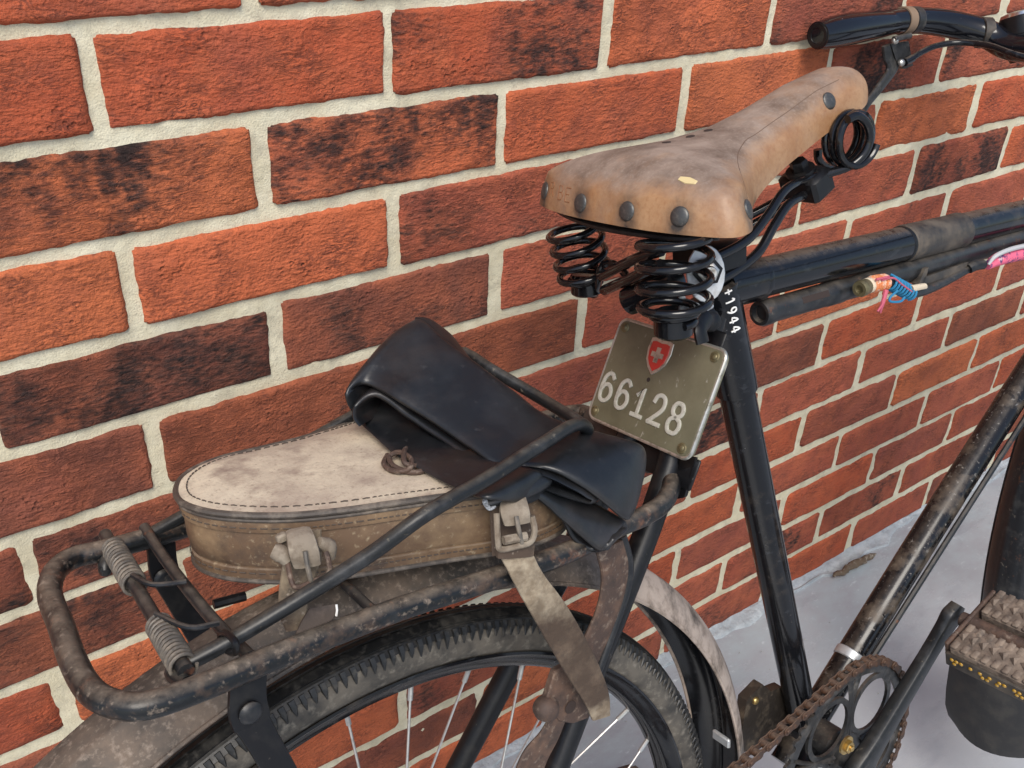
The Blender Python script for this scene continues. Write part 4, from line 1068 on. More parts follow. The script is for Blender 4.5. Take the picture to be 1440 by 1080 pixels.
# ---- registration plate
PTL, PTR, PBL, PBR = V((.310, .062, .789)), V((.310, -.048, .787)), V((.270, .061, .7165)), V((.270, -.0435, .7195))
pu = (PTR - PTL).normalized(); pvv = (PTL - PBL); pvv = (pvv - pu * pvv.dot(pu)).normalized(); pn = pu.cross(pvv).normalized()
PW, PH = .1085, .0830
PO = PBL
def pp(u, v, h=0): return PO + pu * (u * PW) + pvv * (v * PH) + pn * h
def rrect(w0, w1, h0, h1, r, n=6):
    out = []
    for cx, cy, a0 in ((w1 - r, h1 - r, 0), (w0 + r, h1 - r, 90), (w0 + r, h0 + r, 180), (w1 - r, h0 + r, 270)):
        for k in range(n + 1): a = radians(a0 + 90 * k / n); out.append((cx + r * cos(a), cy + r * sin(a)))
    return out
def pl(pts, h): return [PO + pu * x + pvv * y + pn * h for x, y in pts]
mb = MB(); rr_ = rrect(0, PW, 0, PH, .007)
rings = [pl(rr_, -.006), pl(rr_, -.0012), pl(rrect(.0008, PW - .0008, .0008, PH - .0008, .0065), 0), pl(rrect(.0035, PW - .0035, .0035, PH - .0035, .005), .0002)]
n_ = len(rr_); vs = [p for g in rings for p in g]; fs = [tuple(3 * n_ + k for k in range(n_)), tuple(range(n_ - 1, -1, -1))]
for j in range(3): fs += [(j * n_ + k, j * n_ + (k + 1) % n_, (j + 1) * n_ + (k + 1) % n_, (j + 1) * n_ + k) for k in range(n_)]
mb.add(vs, fs); plate = part('registration_plate', mb, 'olive', bike, 30)
mb = MB(); mb.tube(pl(rrect(-.0003, PW + .0003, -.0003, PH + .0003, .007), -.0015), .0016, 8, closed=True); part('plate_rim', mb, 'barealu', plate)
DG = {'6': [[(.82, .86), (.62, .99), (.36, .97), (.15, .78), (.10, .40), (.18, .10), (.45, 0), (.75, .07), (.90, .28), (.80, .50), (.55, .60), (.28, .54), (.14, .38)]],
      '1': [[(.18, .72), (.52, .98), (.52, .03)], [(.15, .02), (.88, .02)]],
      '2': [[(.12, .74), (.22, .93), (.48, 1), (.76, .93), (.86, .72), (.74, .48), (.10, .03)], [(.10, .03), (.90, .03)]],
      '8': [[(.5, .53), (.22, .63), (.16, .80), (.30, .97), (.5, 1), (.70, .97), (.84, .80), (.78, .63), (.5, .53), (.18, .42), (.10, .22), (.25, .03), (.5, 0), (.75, .03), (.90, .22), (.82, .42), (.5, .53)]]}
for k, ch in enumerate('66128'):
    mb = MB(); u0, v0 = .030 + .174 * k, .195 - .008 * k
    for st in DG[ch]:
        q = [V((a, b, 0)) for a, b in st]
        if len(q) > 3: q, _ = smooth(q, [0] * len(q), 4)
        pts = [pp(u0 + p.x * .130, v0 + p.y * .272, .0006) for p in q]
        # flat-topped raised stroke
        N = len(pts); L_, R_s = [], []
        for i in range(N):
            t = (pts[min(i + 1, N - 1)] - pts[max(i - 1, 0)]).normalized(); sdir = t.cross(pn)
            ext = V((0, 0, 0))
            if i == 0: ext = -t * .0010
            if i == N - 1: ext = t * .0010
            L_.append(pts[i] + sdir * .00175 + ext); R_s.append(pts[i] - sdir * .00175 + ext)
        mb.ribbon(L_, R_s, .0016, 1, 10, .6)
    part('raised_figure', mb, 'digit', plate, 50, label='raised grey figure %s on the plate' % ch)
sh = [(-.5, .46), (-.3, .50), (0, .47), (.3, .50), (.5, .46), (.54, .15), (.46, -.15), (.28, -.36), (0, -.54), (-.28, -.36), (-.46, -.15), (-.54, .15)]
def shield(s, h0, hh):
    mb = MB(); c = pp(.455, .765, h0); mb.prism([c + pu * x * .0225 * s + pvv * y * .0275 * s for x, y in sh], pn * hh, .0003); return mb
part('shield', shield(1.0, -.0004, .0014), 'barealu', plate)
part('shield_field', shield(.80, .0006, .0010), 'red', plate, label='red shield field')
mb = MB(); c = pp(.455, .775, .0012); a_, b_ = .0020, .0060
mb.prism([c + pu * x + pvv * y for x, y in ((a_, a_), (a_, b_), (-a_, b_), (-a_, a_), (-b_, a_), (-b_, -a_), (-a_, -a_), (-a_, -b_), (a_, -b_), (a_, -a_), (b_, -a_), (b_, a_))], pn * .0009)
part('white_cross', mb, 'barealu', plate)
for u, v in ((.065, .925), (.925, .925), (.055, .075), (.925, .075)):
    mb = MB(); mb.lathe([(.0040, -.0005), (.0042, .0006), (.0034, .0012), (.0026, .0012)], pp(u, v), pn, 16); mb.dome(pp(u, v, .0006), pn, .0027, .0014, 12)
    part('plate_screw', mb, 'oldbrass', plate)
mb = MB(); mb.lathe([(.0018, .0005), (.0001, .0005)], pp(.445, .535), pn, 14); part('plate_hole', mb, 'hole', plate)
mb = MB(); R3 = Matrix((pu, pvv, pn)).transposed()
mb.box(pp(.5, .5, -.0085), (PW * .93, PH * .92, .004), R3, .001); mb.box(pp(.80, .98, -.010), (.018, .030, .003), R3, .001); mb.box(pp(.62, -.12, -.013), (PW * .8, .024, .003), R3, .001)
mb.tube([(0.2891,-0.045,0.7989), (0.2902,-0.042,0.8085), (0.3049,-0.036,0.8124)], .006, 10, sub=4, flat=.5)
mb.prism([(0.2763,-0.034,0.7115), (0.2793,-0.046,0.7117), (0.2677,-0.046,0.6838), (0.2711,-0.034,0.6765)], (.004, 0, 0), .001)
part('plate_bracket', mb, 'mattblack', plate)

# ---- luggage rack
RR = .0069
rail = [V(p) for p in [(0.286,0.0144,0.6938), (0.281,-0.0099,0.6924), (0.2678,-0.0331,0.6919), (0.2382,-0.0548,0.6954), (0.2101,-0.0628,0.6987), (0.185,-0.0649,0.7017), (0.1353,-0.0724,0.7076), (0.0749,-0.0719,0.7147), (0.0134,-0.0688,0.722), (-0.0557,-0.0711,0.7301), (-0.0946,-0.0745,0.7347), (-0.1237,-0.0741,0.7381), (-0.1372,-0.0648,0.7397), (-0.1443,-0.0467,0.7406), (-0.1447,-0.0173,0.7406), (-0.1413,0.0225,0.7402), (-0.1381,0.0614,0.7398), (-0.129,0.0873,0.7388), (-0.1155,0.0983,0.7372), (-0.097,0.0975,0.735), (-0.0521,0.0992,0.7297)]]
far = V(rail[-1]); rail += [far.lerp(V((.285, .125, .692)), t) for t in (.3, .6, .92)] + [V((.304, .118, .691)), V((0.3072,0.0996,0.6913)), V((0.297,0.0563,0.6925))]
mb = MB(); mb.tube(rail, RR, 18, sub=6, closed=True)
rack = part('luggage_rack', mb, 'railpaint', bike)
mb = MB(); mb.tube([V((0.3056,0.0942,0.6915)), V((0.297,0.0563,0.6925)), V((0.286,0.0144,0.6938)), V((0.2831,0.0013,0.6931))], .0120, 18, sub=5); part('rack_sleeve', mb, 'darkleather', rack)
cr0, cr1 = V((-0.0926,0.1148,0.7365)), V((-0.1027,-0.061,0.7377))
mb = MB(); mb.tube([cr0, cr1], .0042, 12, sub=6); part('spring_rod', mb, 'dustyblack', rack)
crd = (cr1 - cr0)
for (a, b, px) in ((.12, .43, 0), (.71, .98, 1)):
    mb = MB(); p0, p1 = cr0 + crd * a, cr0 + crd * b
    mb.helix(p0, p1 - p0, .0064, .0064, (p1 - p0).length, 13, .00105, 8, 18)
    part('clamp_spring', mb, 'springsteel', rack)
for p_ in ([cr0 + crd * .43 + V((0, 0, .007)), V((-0.0914,0.02,0.7443)), V((-0.0748,0.0141,0.7414))], [cr0 + crd * .71 + V((0, 0, .007)), V((-0.0907,-0.0346,0.7442)), V((-0.076,-0.0383,0.7415))]):
    mb = MB(); mb.tube(p_, .0016, 8, sub=4); part('spring_leg', mb, 'dustyblack', rack)
mb = MB(); mb.tube([V((-0.0711,0.1024,0.7379)), V((-0.0732,0.0493,0.7342)), V((-0.0732,-0.0179,0.7312)), V((-0.0701,-0.0601,0.7288))], .0036, 12, sub=5); part('cross_bar', mb, 'dustyblack', rack)
mb = MB(); mb.tube([V((0.0037,-0.0237,0.7211)), V((0.0033,-0.0659,0.7201))], .0032, 10, sub=4); part('cross_bar', mb, 'dustyblack', rack)
mb = MB(); mb.tube([V((-0.0624,0.0161,0.7189)), V((-0.0436,0.0144,0.7167))], .003, 8); part('cross_bar', mb, 'mattblack', rack)
bail = [cr1 + V((-.002, -.004, -.004)), V((-0.1067,-0.05,0.7329)), V((-0.0999,-0.052,0.7357)), V((-0.0786,-0.056,0.7404)), V((-0.0404,-0.064,0.752)), V((-0.003,-0.078,0.7692)), V((0.0283,-0.088,0.7853)), V((0.0695,-0.083,0.7873)), V((0.1193,-0.072,0.788)), V((0.1498,-0.062,0.786)), V((0.1661,-0.055,0.7803)), V((0.1782,-0.046,0.7698)), V((0.1835,-0.03,0.7691)), V((0.1882,0.015,0.7711)), V((0.1755,0.055,0.7865)), V((0.1714,0.075,0.7932)), V((0.1654,0.085,0.7924)), V((0.1174,0.09,0.7786)), V((0.0262,0.094,0.7576)), V((-0.0461,0.097,0.7393)), V((-0.0848,0.095,0.7334)), V((-0.0988,0.09,0.7325)), V((-0.1022,0.088,0.7278)), cr0 + V((0, .002, -.004))]
mb = MB(); mb.tube(bail, .0043, 14, sub=6); part('clamp_bail', mb, 'bailpaint', rack)
mb = MB(); mb.tube([V((-0.0801,-0.0513,0.743)), V((-0.0798,-0.0524,0.7349)), V((-0.0804,-0.0708,0.743)), V((-0.08,-0.0754,0.751)), V((-0.0803,-0.0635,0.751))], .0018, 8, closed=True, sub=5); part('hook', mb, 'mattblack', rack)
def strut(top, kink, low, w0, w1, nm, bolt_at, yy):
    mb = MB(); top, kink, low = V(top), V(kink), V(low); dx = V((1, 0, 0))
    mid = kink.lerp(low, .12)
    mb.ribbon([top - dx * w0, kink - dx * w0, mid - dx * w1, low - dx * w1], [top + dx * w0, kink + dx * w0, mid + dx * w1, low + dx * w1], .0042, 6, 12, .4)
    s_ = part(nm, mb, 'mattblack', rack)
    mb = MB(); mb.lathe([(.0062, 0), (.0064, .001), (.0052, .0024), (.0030, .0032), (.0001, .0034)], V(bolt_at), (0, yy, 0), 16); part('strut_bolt', mb, 'dustyblack', rack)
strut((-0.0758,-0.068,0.7248), (-0.0796,-0.07,0.7009), (.002, -.072, .34), .0105, .0085, 'rack_strut', (-0.0797,-0.0725,0.7063), -1)
strut((-0.0637,0.103,0.7223), (-0.0652,0.103,0.6973), (.012, .072, .34), .0095, .0085, 'rack_strut', (-0.0675,0.1005,0.6996), -1)
# front leg of the rack, rusted, with the clamp on the seat stay
mb = MB(); mb.ribbon([(0.1614,-0.068,0.6947), (0.1669,-0.066,0.6692), (0.1604,-0.066,0.6468), (0.1464,-0.066,0.6279), (0.1329,-0.067,0.6093), (0.1128,-0.068,0.6006)], [(0.1919,-0.064,0.6907), (0.1953,-0.062,0.6628), (0.1874,-0.062,0.6374), (0.1713,-0.062,0.6127), (0.156,-0.063,0.5942), (0.1476,-0.064,0.5781)], .004, 6, 14, .45)
leg = part('rack_leg', mb, 'rust', rack)
mb = MB(); mb.tube([(0.1881,-0.064,0.694), (0.1955,-0.062,0.6685), (0.1919,-0.062,0.647), (0.177,-0.062,0.6187), (0.1591,-0.064,0.5931)], .0035, 10, sub=5); part('rack_leg_edge', mb, 'dustyblack', rack)
cp = [(0.1157,-0.07,0.6263), (0.1266,-0.07,0.6261), (0.1378,-0.07,0.6084), (0.1427,-0.07,0.5847), (0.1419,-0.07,0.5729), (0.128,-0.07,0.5762), (0.1161,-0.07,0.5851), (0.1055,-0.07,0.606)]
mb = MB(); mb.prism(cp, (0, -.005, 0), .001); part('clamp_plate', mb, 'rust', rack)
mb = MB(); mb.lathe([(.0085, -.003), (.0088, .001), (.0070, .0055), (.0035, .0075), (.0001, .0078)], V((0.1067,-0.074,0.6014)), (-.3, -1, .2), 20); part('clamp_bolt_head', mb, 'rust', rack)
mb = MB(); mb.lathe([(.0048, .0004), (.0001, .0004)], V((0.1257,-0.0755,0.5925)), (0, -1, 0), 16); part('clamp_hole', mb, 'hole', rack)
mb = MB(); mb.ribbon([(0.1119,-0.072,0.5919), (0.102,-0.072,0.5829), (0.0863,-0.072,0.5747), (0.0724,-0.072,0.5535)], [(0.1235,-0.072,0.582), (0.115,-0.072,0.5689), (0.1047,-0.072,0.557), (0.0931,-0.072,0.5366)], .004, 5, 12, .45); part('lower_stay', mb, 'rust', rack)

# ================================================================== LEATHER TOOL BAG
HB = [(-.0615, .028), (-.0590, .045), (-.0500, .061), (-.0360, .072), (-.0180, .0775), (.005, .0780), (.030, .079), (.055, .083), (.085, .088), (.115, .091), (.140, .088), (.156, .076), (.160, .05), (.160, .0), (.157, -.035), (.146, -.055), (.120, -.062), (.090, -.0575), (.060, -.0475), (.030, -.0385), (.005, -.031), (-.020, -.0205), (-.040, -.006), (-.0545, .010)]
def bagz(x, h): return .741 - .118 * (x + .148) + h
bag = thing('tool_bag', 'dusty brown leather tool bag with a pale lid strapped onto the luggage rack', 'bag', (.05, .015, bagz(.05, .006)))
bo, _ = smooth([V((a, b, 0)) for a, b in HB], [0] * len(HB), 4, True); NB = len(bo)
cB = sum(bo, V()) / NB
def ring(off, h):
    out = []
    for i in range(NB):
        t = (bo[(i + 1) % NB] - bo[i - 1]).normalized(); n = V((t.y, -t.x, 0))
        if n.dot(bo[i] - cB) < 0: n = -n
        p = bo[i] + n * off; out.append(V((p.x, p.y, bagz(p.x, h))))
    return out
def stack(specs, cap0, cap1):
    mb = MB(); R_ = [ring(o, h) for o, h in specs]; vs = [p for g in R_ for p in g]; fs = []
    for j in range(len(R_) - 1): fs += [(j * NB + k, j * NB + (k + 1) % NB, (j + 1) * NB + (k + 1) % NB, (j + 1) * NB + k) for k in range(NB)]
    if cap0: fs.append(tuple(range(NB - 1, -1, -1)))
    if cap1: fs.append(tuple((len(R_) - 1) * NB + k for k in range(NB)))
    return mb.add(vs, fs)
part('bag_body', stack([(-.003, .0066), (.0008, .0072), (.0012, .0110), (.0008, .0150), (-.0004, .0156), (-.0004, .0170), (.0006, .0176), (.0014, .026), (.0010, .034), (.0, .0400)], True, True), 'bagside', bag, 50)
rim = stack([(.0010, .0395), (.0018, .0400), (.0020, .0480), (.0010, .0500), (-.001, .0502)], True, True)
part('lid_rim', rim, 'bagside', bag, 50)
mb = MB(); mb.tube(ring(.0022, .0515), .0020, 8, closed=True); part('piping', mb, 'piping', bag)
mb = MB(); mb.tube(ring(.0016, .0480), .0014, 8, closed=True); mb.tube(ring(.0008, .0074), .0016, 8, closed=True); part('piping', mb, 'piping', bag)
lid = stack([(.0010, .0505), (.0006, .0528), (-.004, .0538), (-.009, .0545), (-.016, .0556), (-.020, .0560)], True, True)
for p in lid.v: p.z += .0006 * noise.noise(p * 60)
part('lid', lid, 'baglid', bag, 60)
mb = MB()
for off, h, dn in ((-.0042, .0541, 1), (.0016, .0130, 0), (.0020, .0430, 0)):
    rg = ring(off, h); n = len(rg)
    for i in range(n):
        a, b = rg[i], rg[(i + 1) % n]; L = (b - a).length; m = max(1, int(L / .0034))
        for k in range(m):
            p, q = a.lerp(b, (k + .12) / m), a.lerp(b, (k + .78) / m); mb.tube([p, (p + q) / 2 + V((0, 0, .0003 if dn else 0)), q], .00042, 5)
part('stitching', mb, 'thread', bag, kind='stuff')
# rusty wire ring tied on the lid
mb = MB(); rc_ = V((0.0638,-0.0026,0.7735))
mb.tube([V((0.0604,0.0097,0.7744)), V((0.0516,-0.0011,0.7754)), V((0.0503,-0.0137,0.7756)), V((0.0572,-0.0214,0.7768)), V((0.0642,-0.013,0.778)), V((0.0634,-0.0012,0.7791)), V((0.0581,0.0027,0.7767)), V((0.0537,-0.0081,0.7762)), V((0.0571,-0.0212,0.7748)), V((0.0656,-0.0245,0.7738)), V((0.0664,-0.0184,0.7742)), V((0.0579,-0.0167,0.7787)), V((0.0644,-0.0048,0.7799)), V((0.0741,0.0088,0.7748))], .0017, 8, sub=5)
part('rusty_wire_ring', mb, 'rust', bag)
# buckled straps
def buckle(cx, cy, yb, sc_, label):
    c = V(c_at(cx, cy, yb)); 
    return c
def Bk(pts, n=None): return [V(p) for p in pts]
# first strap (rear)
mb = MB(); mb.ribbon([(-0.0326,-0.034,0.7767), (-0.0353,-0.036,0.7599), (-0.041,-0.038,0.7452), (-0.0448,-0.042,0.7343), (-0.0443,-0.046,0.7241)], [(-0.0124,-0.042,0.7734), (-0.0161,-0.044,0.7573), (-0.0265,-0.046,0.7424), (-0.0317,-0.05,0.7339), (-0.0368,-0.05,0.7243)], .0026, 5, 12, .5, jit=.0004); part('strap', mb, 'strapleather', bag)
mb = MB(); mb.ribbon([(-0.032,-0.04,0.7773), (-0.0348,-0.047,0.7771), (-0.0361,-0.05,0.7711), (-0.0346,-0.049,0.7629)], [(-0.0197,-0.046,0.7777), (-0.0209,-0.053,0.776), (-0.0211,-0.056,0.769), (-0.0209,-0.055,0.7622)], .006, 5, 14, .6, jit=.0004); part('buckle_loop', mb, 'buckle', bag)
mb = MB(); mb.tube([(-0.0412,-0.042,0.7724), (-0.0381,-0.045,0.7698), (-0.0365,-0.047,0.7655)], [.004, .005, .003], 10, sub=3); mb.tube([(-0.0193,-0.052,0.7726), (-0.0141,-0.052,0.7677), (-0.014,-0.051,0.76)], [.003, .0045, .003], 10, sub=3)
mb.box((-0.0335,-0.037,0.7748), (.006, .005, .005), None, .001); part('strap_keeper', mb, 'buckle', bag)
mb = MB(); mb.tube([(-0.0369,-0.048,0.7662), (-0.038,-0.052,0.7561), (-0.037,-0.056,0.754), (-0.0295,-0.06,0.756), (-0.02,-0.06,0.757), (-0.0181,-0.058,0.7624), (-0.0175,-0.055,0.767)], .00155, 8, sub=4); part('buckle_frame', mb, 'rust', bag)
mb = MB(); mb.tube([(-0.0294,-0.0565,0.7733), (-0.0304,-0.0585,0.7659), (-0.0301,-0.06,0.7545)], .0014, 8, sub=3); part('buckle_prong', mb, 'springsteel', bag)
mb = MB(); mb.ribbon([(-0.0307,-0.05,0.7343), (-0.0377,-0.052,0.7295), (-0.0426,-0.053,0.7237)], [(-0.0169,-0.056,0.7339), (-0.0194,-0.058,0.7282), (-0.0245,-0.059,0.7266)], .0024, 4, 12, .5); part('strap_tongue', mb, 'darkleather', bag)
mb = MB(); mb.tube([(-0.0174,-0.057,0.7342), (-0.0182,-0.0585,0.7316), (-0.0192,-0.0585,0.7284)], .0007, 6); part('white_thread', mb, 'whitepaint', bag)
# second strap with its long hanging end
mb = MB(); mb.ribbon([(0.0829,-0.066,0.7589), (0.0809,-0.068,0.7447), (0.0775,-0.072,0.7299)], [(0.1045,-0.072,0.7555), (0.1077,-0.076,0.7417), (0.1021,-0.08,0.7266)], .003, 5, 12, .5, jit=.0004); part('strap', mb, 'strapleather', bag)
mb = MB(); mb.ribbon([(0.0866,-0.072,0.7626), (0.0814,-0.078,0.7605), (0.0822,-0.08,0.7526)], [(0.1014,-0.078,0.761), (0.0974,-0.086,0.7582), (0.0974,-0.086,0.7516)], .006, 5, 14, .6, jit=.0004); part('buckle_loop', mb, 'buckle', bag)
mb = MB(); mb.tube([(0.0794,-0.078,0.7604), (0.0746,-0.084,0.7471), (0.0753,-0.085,0.7415), (0.0846,-0.089,0.7412), (0.0933,-0.09,0.7407), (0.0984,-0.088,0.7453), (0.0994,-0.085,0.7532)], .0019, 8, sub=4); mb.tube([(0.0771,-0.086,0.7469), (0.0913,-0.089,0.745)], .0028, 8); part('buckle_frame', mb, 'buckle', bag)
mb = MB(); mb.tube([(0.0875,-0.086,0.7585), (0.0862,-0.089,0.7528), (0.0871,-0.09,0.7424)], .0014, 8, sub=3); part('buckle_prong', mb, 'springsteel', bag)
mb = MB(); mb.ribbon([(0.0745,-0.082,0.7424), (0.0738,-0.082,0.7351)], [(0.0978,-0.088,0.7379), (0.0968,-0.087,0.7291)], .005, 5, 14, .5); part('strap_keeper', mb, 'strapleather', bag)
mb = MB(); mb.ribbon([(0.0759,-0.082,0.7361), (0.0828,-0.084,0.7144), (0.0928,-0.086,0.6873), (0.1059,-0.086,0.6547), (0.1179,-0.086,0.6261), (0.1295,-0.086,0.5993), (0.1348,-0.086,0.5832)], [(0.0966,-0.086,0.7307), (0.1023,-0.088,0.7142), (0.1172,-0.089,0.6852), (0.1304,-0.089,0.6544), (0.1419,-0.088,0.6255), (0.1493,-0.088,0.5981), (0.1496,-0.088,0.58)], .0034, 8, 16, .5, jit=.0009)
mb.w = [(1 - min(1, max(0, (q / len(mb.v) - .26) / .14)) + .75 * min(1, max(0, (q / len(mb.v) - .80) / .10))) for q in range(len(mb.v))]
part('hanging_strap_end', mb, 'strapend', bag, label='long loose strap end hanging down over the wheel')

# ================================================================== FOLDED RUBBER INNER TUBE
tube = thing('inner_tube', 'folded black rubber inner tube clamped on top of the leather bag', 'inner tube', (.13, 0, bagz(.13, .058)))
mb = MB()
# top fold
mb.ribbon([(0.0617,0.05,0.787), (0.0573,0.05,0.7996), (0.059,0.05,0.8066), (0.0728,0.05,0.8073), (0.0816,0.026,0.7994), (0.0907,0,0.7889), (0.0975,-0.028,0.779), (0.1024,-0.05,0.7722), (0.1139,-0.062,0.7723), (0.1265,-0.076,0.7688), (0.1434,-0.088,0.7527), (0.1609,-0.094,0.7312), (0.1684,-0.091,0.7253), (0.1672,-0.08,0.7291)],
          [(0.1227,0.085,0.8046), (0.1173,0.08,0.8207), (0.1194,0.074,0.8288), (0.1312,0.07,0.8318), (0.1365,0.048,0.8203), (0.1438,0.025,0.8074), (0.1538,0.002,0.7921), (0.1622,-0.018,0.7787), (0.1727,-0.034,0.7709), (0.1892,-0.05,0.7631), (0.2051,-0.06,0.7557), (0.2114,-0.062,0.7499), (0.2163,-0.056,0.7398), (0.2073,-0.05,0.7366)], [.005, .005, .006, .0075, .0075, .007, .007, .006, .0055, .0065, .0075, .008, .006, .005], 6, 22, .62, .0012, .0006)
t1 = part('top_fold', mb, 'rubber', tube, 60)
mb = MB()
mb.ribbon([(0.0599,0.043,0.7837), (0.0578,0.045,0.7899), (0.0611,0.046,0.7975), (0.0753,0.044,0.8007), (0.0844,0.024,0.7895), (0.0922,-0.004,0.7787), (0.1002,-0.045,0.7673), (0.1194,-0.062,0.7605), (0.137,-0.074,0.7503), (0.1464,-0.08,0.742)],
          [(0.0911,0.066,0.7766), (0.0929,0.072,0.7839), (0.1015,0.075,0.7921), (0.1166,0.07,0.7969), (0.1251,0.045,0.7825), (0.1361,0.02,0.7705), (0.1412,-0.02,0.7633), (0.1584,-0.035,0.7545), (0.1755,-0.05,0.7431), (0.1829,-0.055,0.7315)], [.004, .005, .006, .0085, .0085, .0085, .008, .006, .006, .006], 6, 20, .75, 0, .0006)
part('middle_fold', mb, 'rubber', tube, 60)
mb = MB()
mb.ribbon([(0.0814,0.0811,0.7859), (0.0692,0.0653,0.7814), (0.0659,0.0391,0.7778), (0.0624,-0.0004,0.7762), (0.0645,-0.0343,0.7749), (0.0669,-0.0637,0.7746), (0.0723,-0.0842,0.775), (0.104,-0.074,0.7555)],
          [(0.1099,0.0758,0.7866), (0.1044,0.0538,0.7812), (0.1045,0.0322,0.7772), (0.1056,0.0005,0.7741), (0.1079,-0.0353,0.7728), (0.1119,-0.0589,0.7723), (0.1184,-0.0712,0.7696), (0.1414,-0.062,0.7501)], [.004, .005, .005, .005, .005, .005, .006, .006], 6, 18, .7, -.001, .0006)
part('bottom_fold', mb, 'rubber', tube, 60)
mb = MB()
mb.ribbon([(0.1065,-0.068,0.7609), (0.1142,-0.072,0.7546), (0.1266,-0.077,0.7373), (0.1375,-0.082,0.7222), (0.1465,-0.087,0.7103), (0.151,-0.09,0.7112), (0.1558,-0.091,0.7163)], [(0.1349,-0.056,0.7523), (0.1412,-0.062,0.7471), (0.1571,-0.07,0.7338), (0.1665,-0.078,0.726), (0.172,-0.085,0.7208), (0.1715,-0.088,0.7181), (0.1671,-0.09,0.7177)], [.005, .006, .006, .006, .006, .005, .004], 6, 18, .7, .001, .0008)
mb.ribbon([(0.1307,-0.072,0.7351), (0.1381,-0.074,0.7154), (0.1477,-0.08,0.7056), (0.1509,-0.09,0.7102)], [(0.1543,-0.066,0.7287), (0.1615,-0.068,0.7161), (0.1645,-0.074,0.712), (0.1604,-0.088,0.7161)], .0045, 6, 16, .7, 0, .0005)
part('drooping_end', mb, 'rubber', tube, 60)
mb = MB()
mb.ribbon([(0.1028,-0.058,0.772), (0.1156,-0.072,0.77), (0.1324,-0.084,0.7579), (0.1398,-0.088,0.7507), (0.1431,-0.088,0.7475), (0.1402,-0.086,0.7463), (0.1265,-0.08,0.7543), (0.1085,-0.066,0.7661)], [(0.14,-0.036,0.7589), (0.1582,-0.046,0.7542), (0.1751,-0.056,0.7422), (0.1811,-0.06,0.7352), (0.1834,-0.06,0.7311), (0.1801,-0.058,0.7295), (0.1654,-0.054,0.7379), (0.1452,-0.042,0.7515)], .0046, 6, 14, .8, 0, .0006)
part('small_fold', mb, 'rubber', tube, 60)
mb = MB()
mb.ribbon([(0.0788,-0.072,0.762), (0.0923,-0.076,0.761), (0.1078,-0.078,0.7614), (0.1215,-0.076,0.761)], [(0.0799,-0.06,0.7682), (0.0936,-0.066,0.7718), (0.11,-0.068,0.7701), (0.1267,-0.066,0.7651)], [.004, .0055, .0065, .006], 6, 16, .8, .001, .0007)
part('torn_end', mb, 'rubber', tube, 60)
mb = MB(); mb.tube([(0.0788,-0.061,0.7695), (0.0778,-0.066,0.7694), (0.0791,-0.069,0.7687), (0.0763,-0.072,0.7672), (0.0781,-0.073,0.7622), (0.082,-0.074,0.7625)], [.0012, .0016, .0010, .0016, .0014, .0008], 7, sub=3); part('torn_edge', mb, 'tornedge', tube)
mb = MB()
mb.ribbon([(0.1275,0.08,0.8184), (0.138,0.076,0.8186), (0.1457,0.062,0.8091), (0.1488,0.046,0.8005), (0.1492,0.036,0.7967)], [(0.1397,0.092,0.8274), (0.1501,0.09,0.8235), (0.1593,0.08,0.8119), (0.1599,0.066,0.8031), (0.1578,0.05,0.7958)], [.003, .004, .0045, .004, .003], 6, 14, .7, 0, .0008)
part('rear_flap', mb, 'rubber', tube, 60)

# ================================================================== FRAME PUMP under the top tube
pA, pB = V((0.4008,-0.004,0.7831)), V((0.5239,-0.006,0.7766)); pd_ = V((0.8224,-0.006,0.7594)) - pA; pd_.normalize()
pump = thing('air_pump', 'long black air pump clipped under the bicycle top tube', 'pump', tuple(pA))
mb = MB(); mb.lathe([(.0001, .004), (.006, .004), (.0072, -.0005), (.0098, -.0005), (.0108, .002), (.0108, .012), (.0102, .014), (.0102, .085), (.0108, .086), (.0108, .105), (.0102, .106), (.0104, .46), (.0001, .46)], pA, pd_, 24)
part('barrel', mb, 'dustyblack', pump)
mb = MB(); mb.lathe([(.0001, .0045), (.0058, .0045), (.0070, .001)], pA, pd_, 20); part('end_cap', mb, 'hole', pump)
def pmp(s, a, r): 
    e = V((0, -1, 0)); e = (e - pd_ * e.dot(pd_)).normalized(); f_ = pd_.cross(e)
    return pA + pd_ * s + (e * cos(a) + f_ * sin(a)) * r
cam_a = radians(-38)
aa = min((( (pmp(.06, a, 1) - V((-.194, -.485, 1.038))).length), a) for a in [radians(k) for k in range(0, 360, 5)])[1]
mb = MB(); mb.prism([pmp(.043, aa - .30, .0100), pmp(.078, aa - .30, .0100), pmp(.078, aa + .25, .0100), pmp(.043, aa + .25, .0100)], (pmp(.06, aa, .0007) - pA - pd_ * .06), .0002); part('slot', mb, 'hole', pump)
mb = MB(); mb.prism([(0.6163,-0.018,0.7656), (0.6921,-0.018,0.7636), (0.6885,-0.018,0.7559), (0.6318,-0.018,0.7565), (0.6125,-0.018,0.7597)], (0, .010, -.002), .001)
mb.prism([(0.6077,-0.018,0.7609), (0.6162,-0.018,0.7737), (0.6221,-0.018,0.7738), (0.6173,-0.018,0.7586)], (0, .012, 0), .001)
mb.prism([(0.6158,-0.019,0.7578), (0.6706,-0.019,0.7546), (0.6528,-0.019,0.7503), (0.6214,-0.019,0.7516)], (0, .010, 0), .001)
part('pump_clip', mb, 'wrap', pump)
h0, h1 = V((0.5054,-0.024,0.7819)), V((0.5227,-0.024,0.7822)); hd = (h1 - h0).normalized()
mb = MB(); mb.lathe([(.0001, .003), (.0030, .003), (.0038, 0), (.0066, 0), (.0072, .002), (.0072, .006), (.0066, .007), (.0066, .011)], h0, hd, 20); part('hose_connector', mb, 'oldbrass', pump)
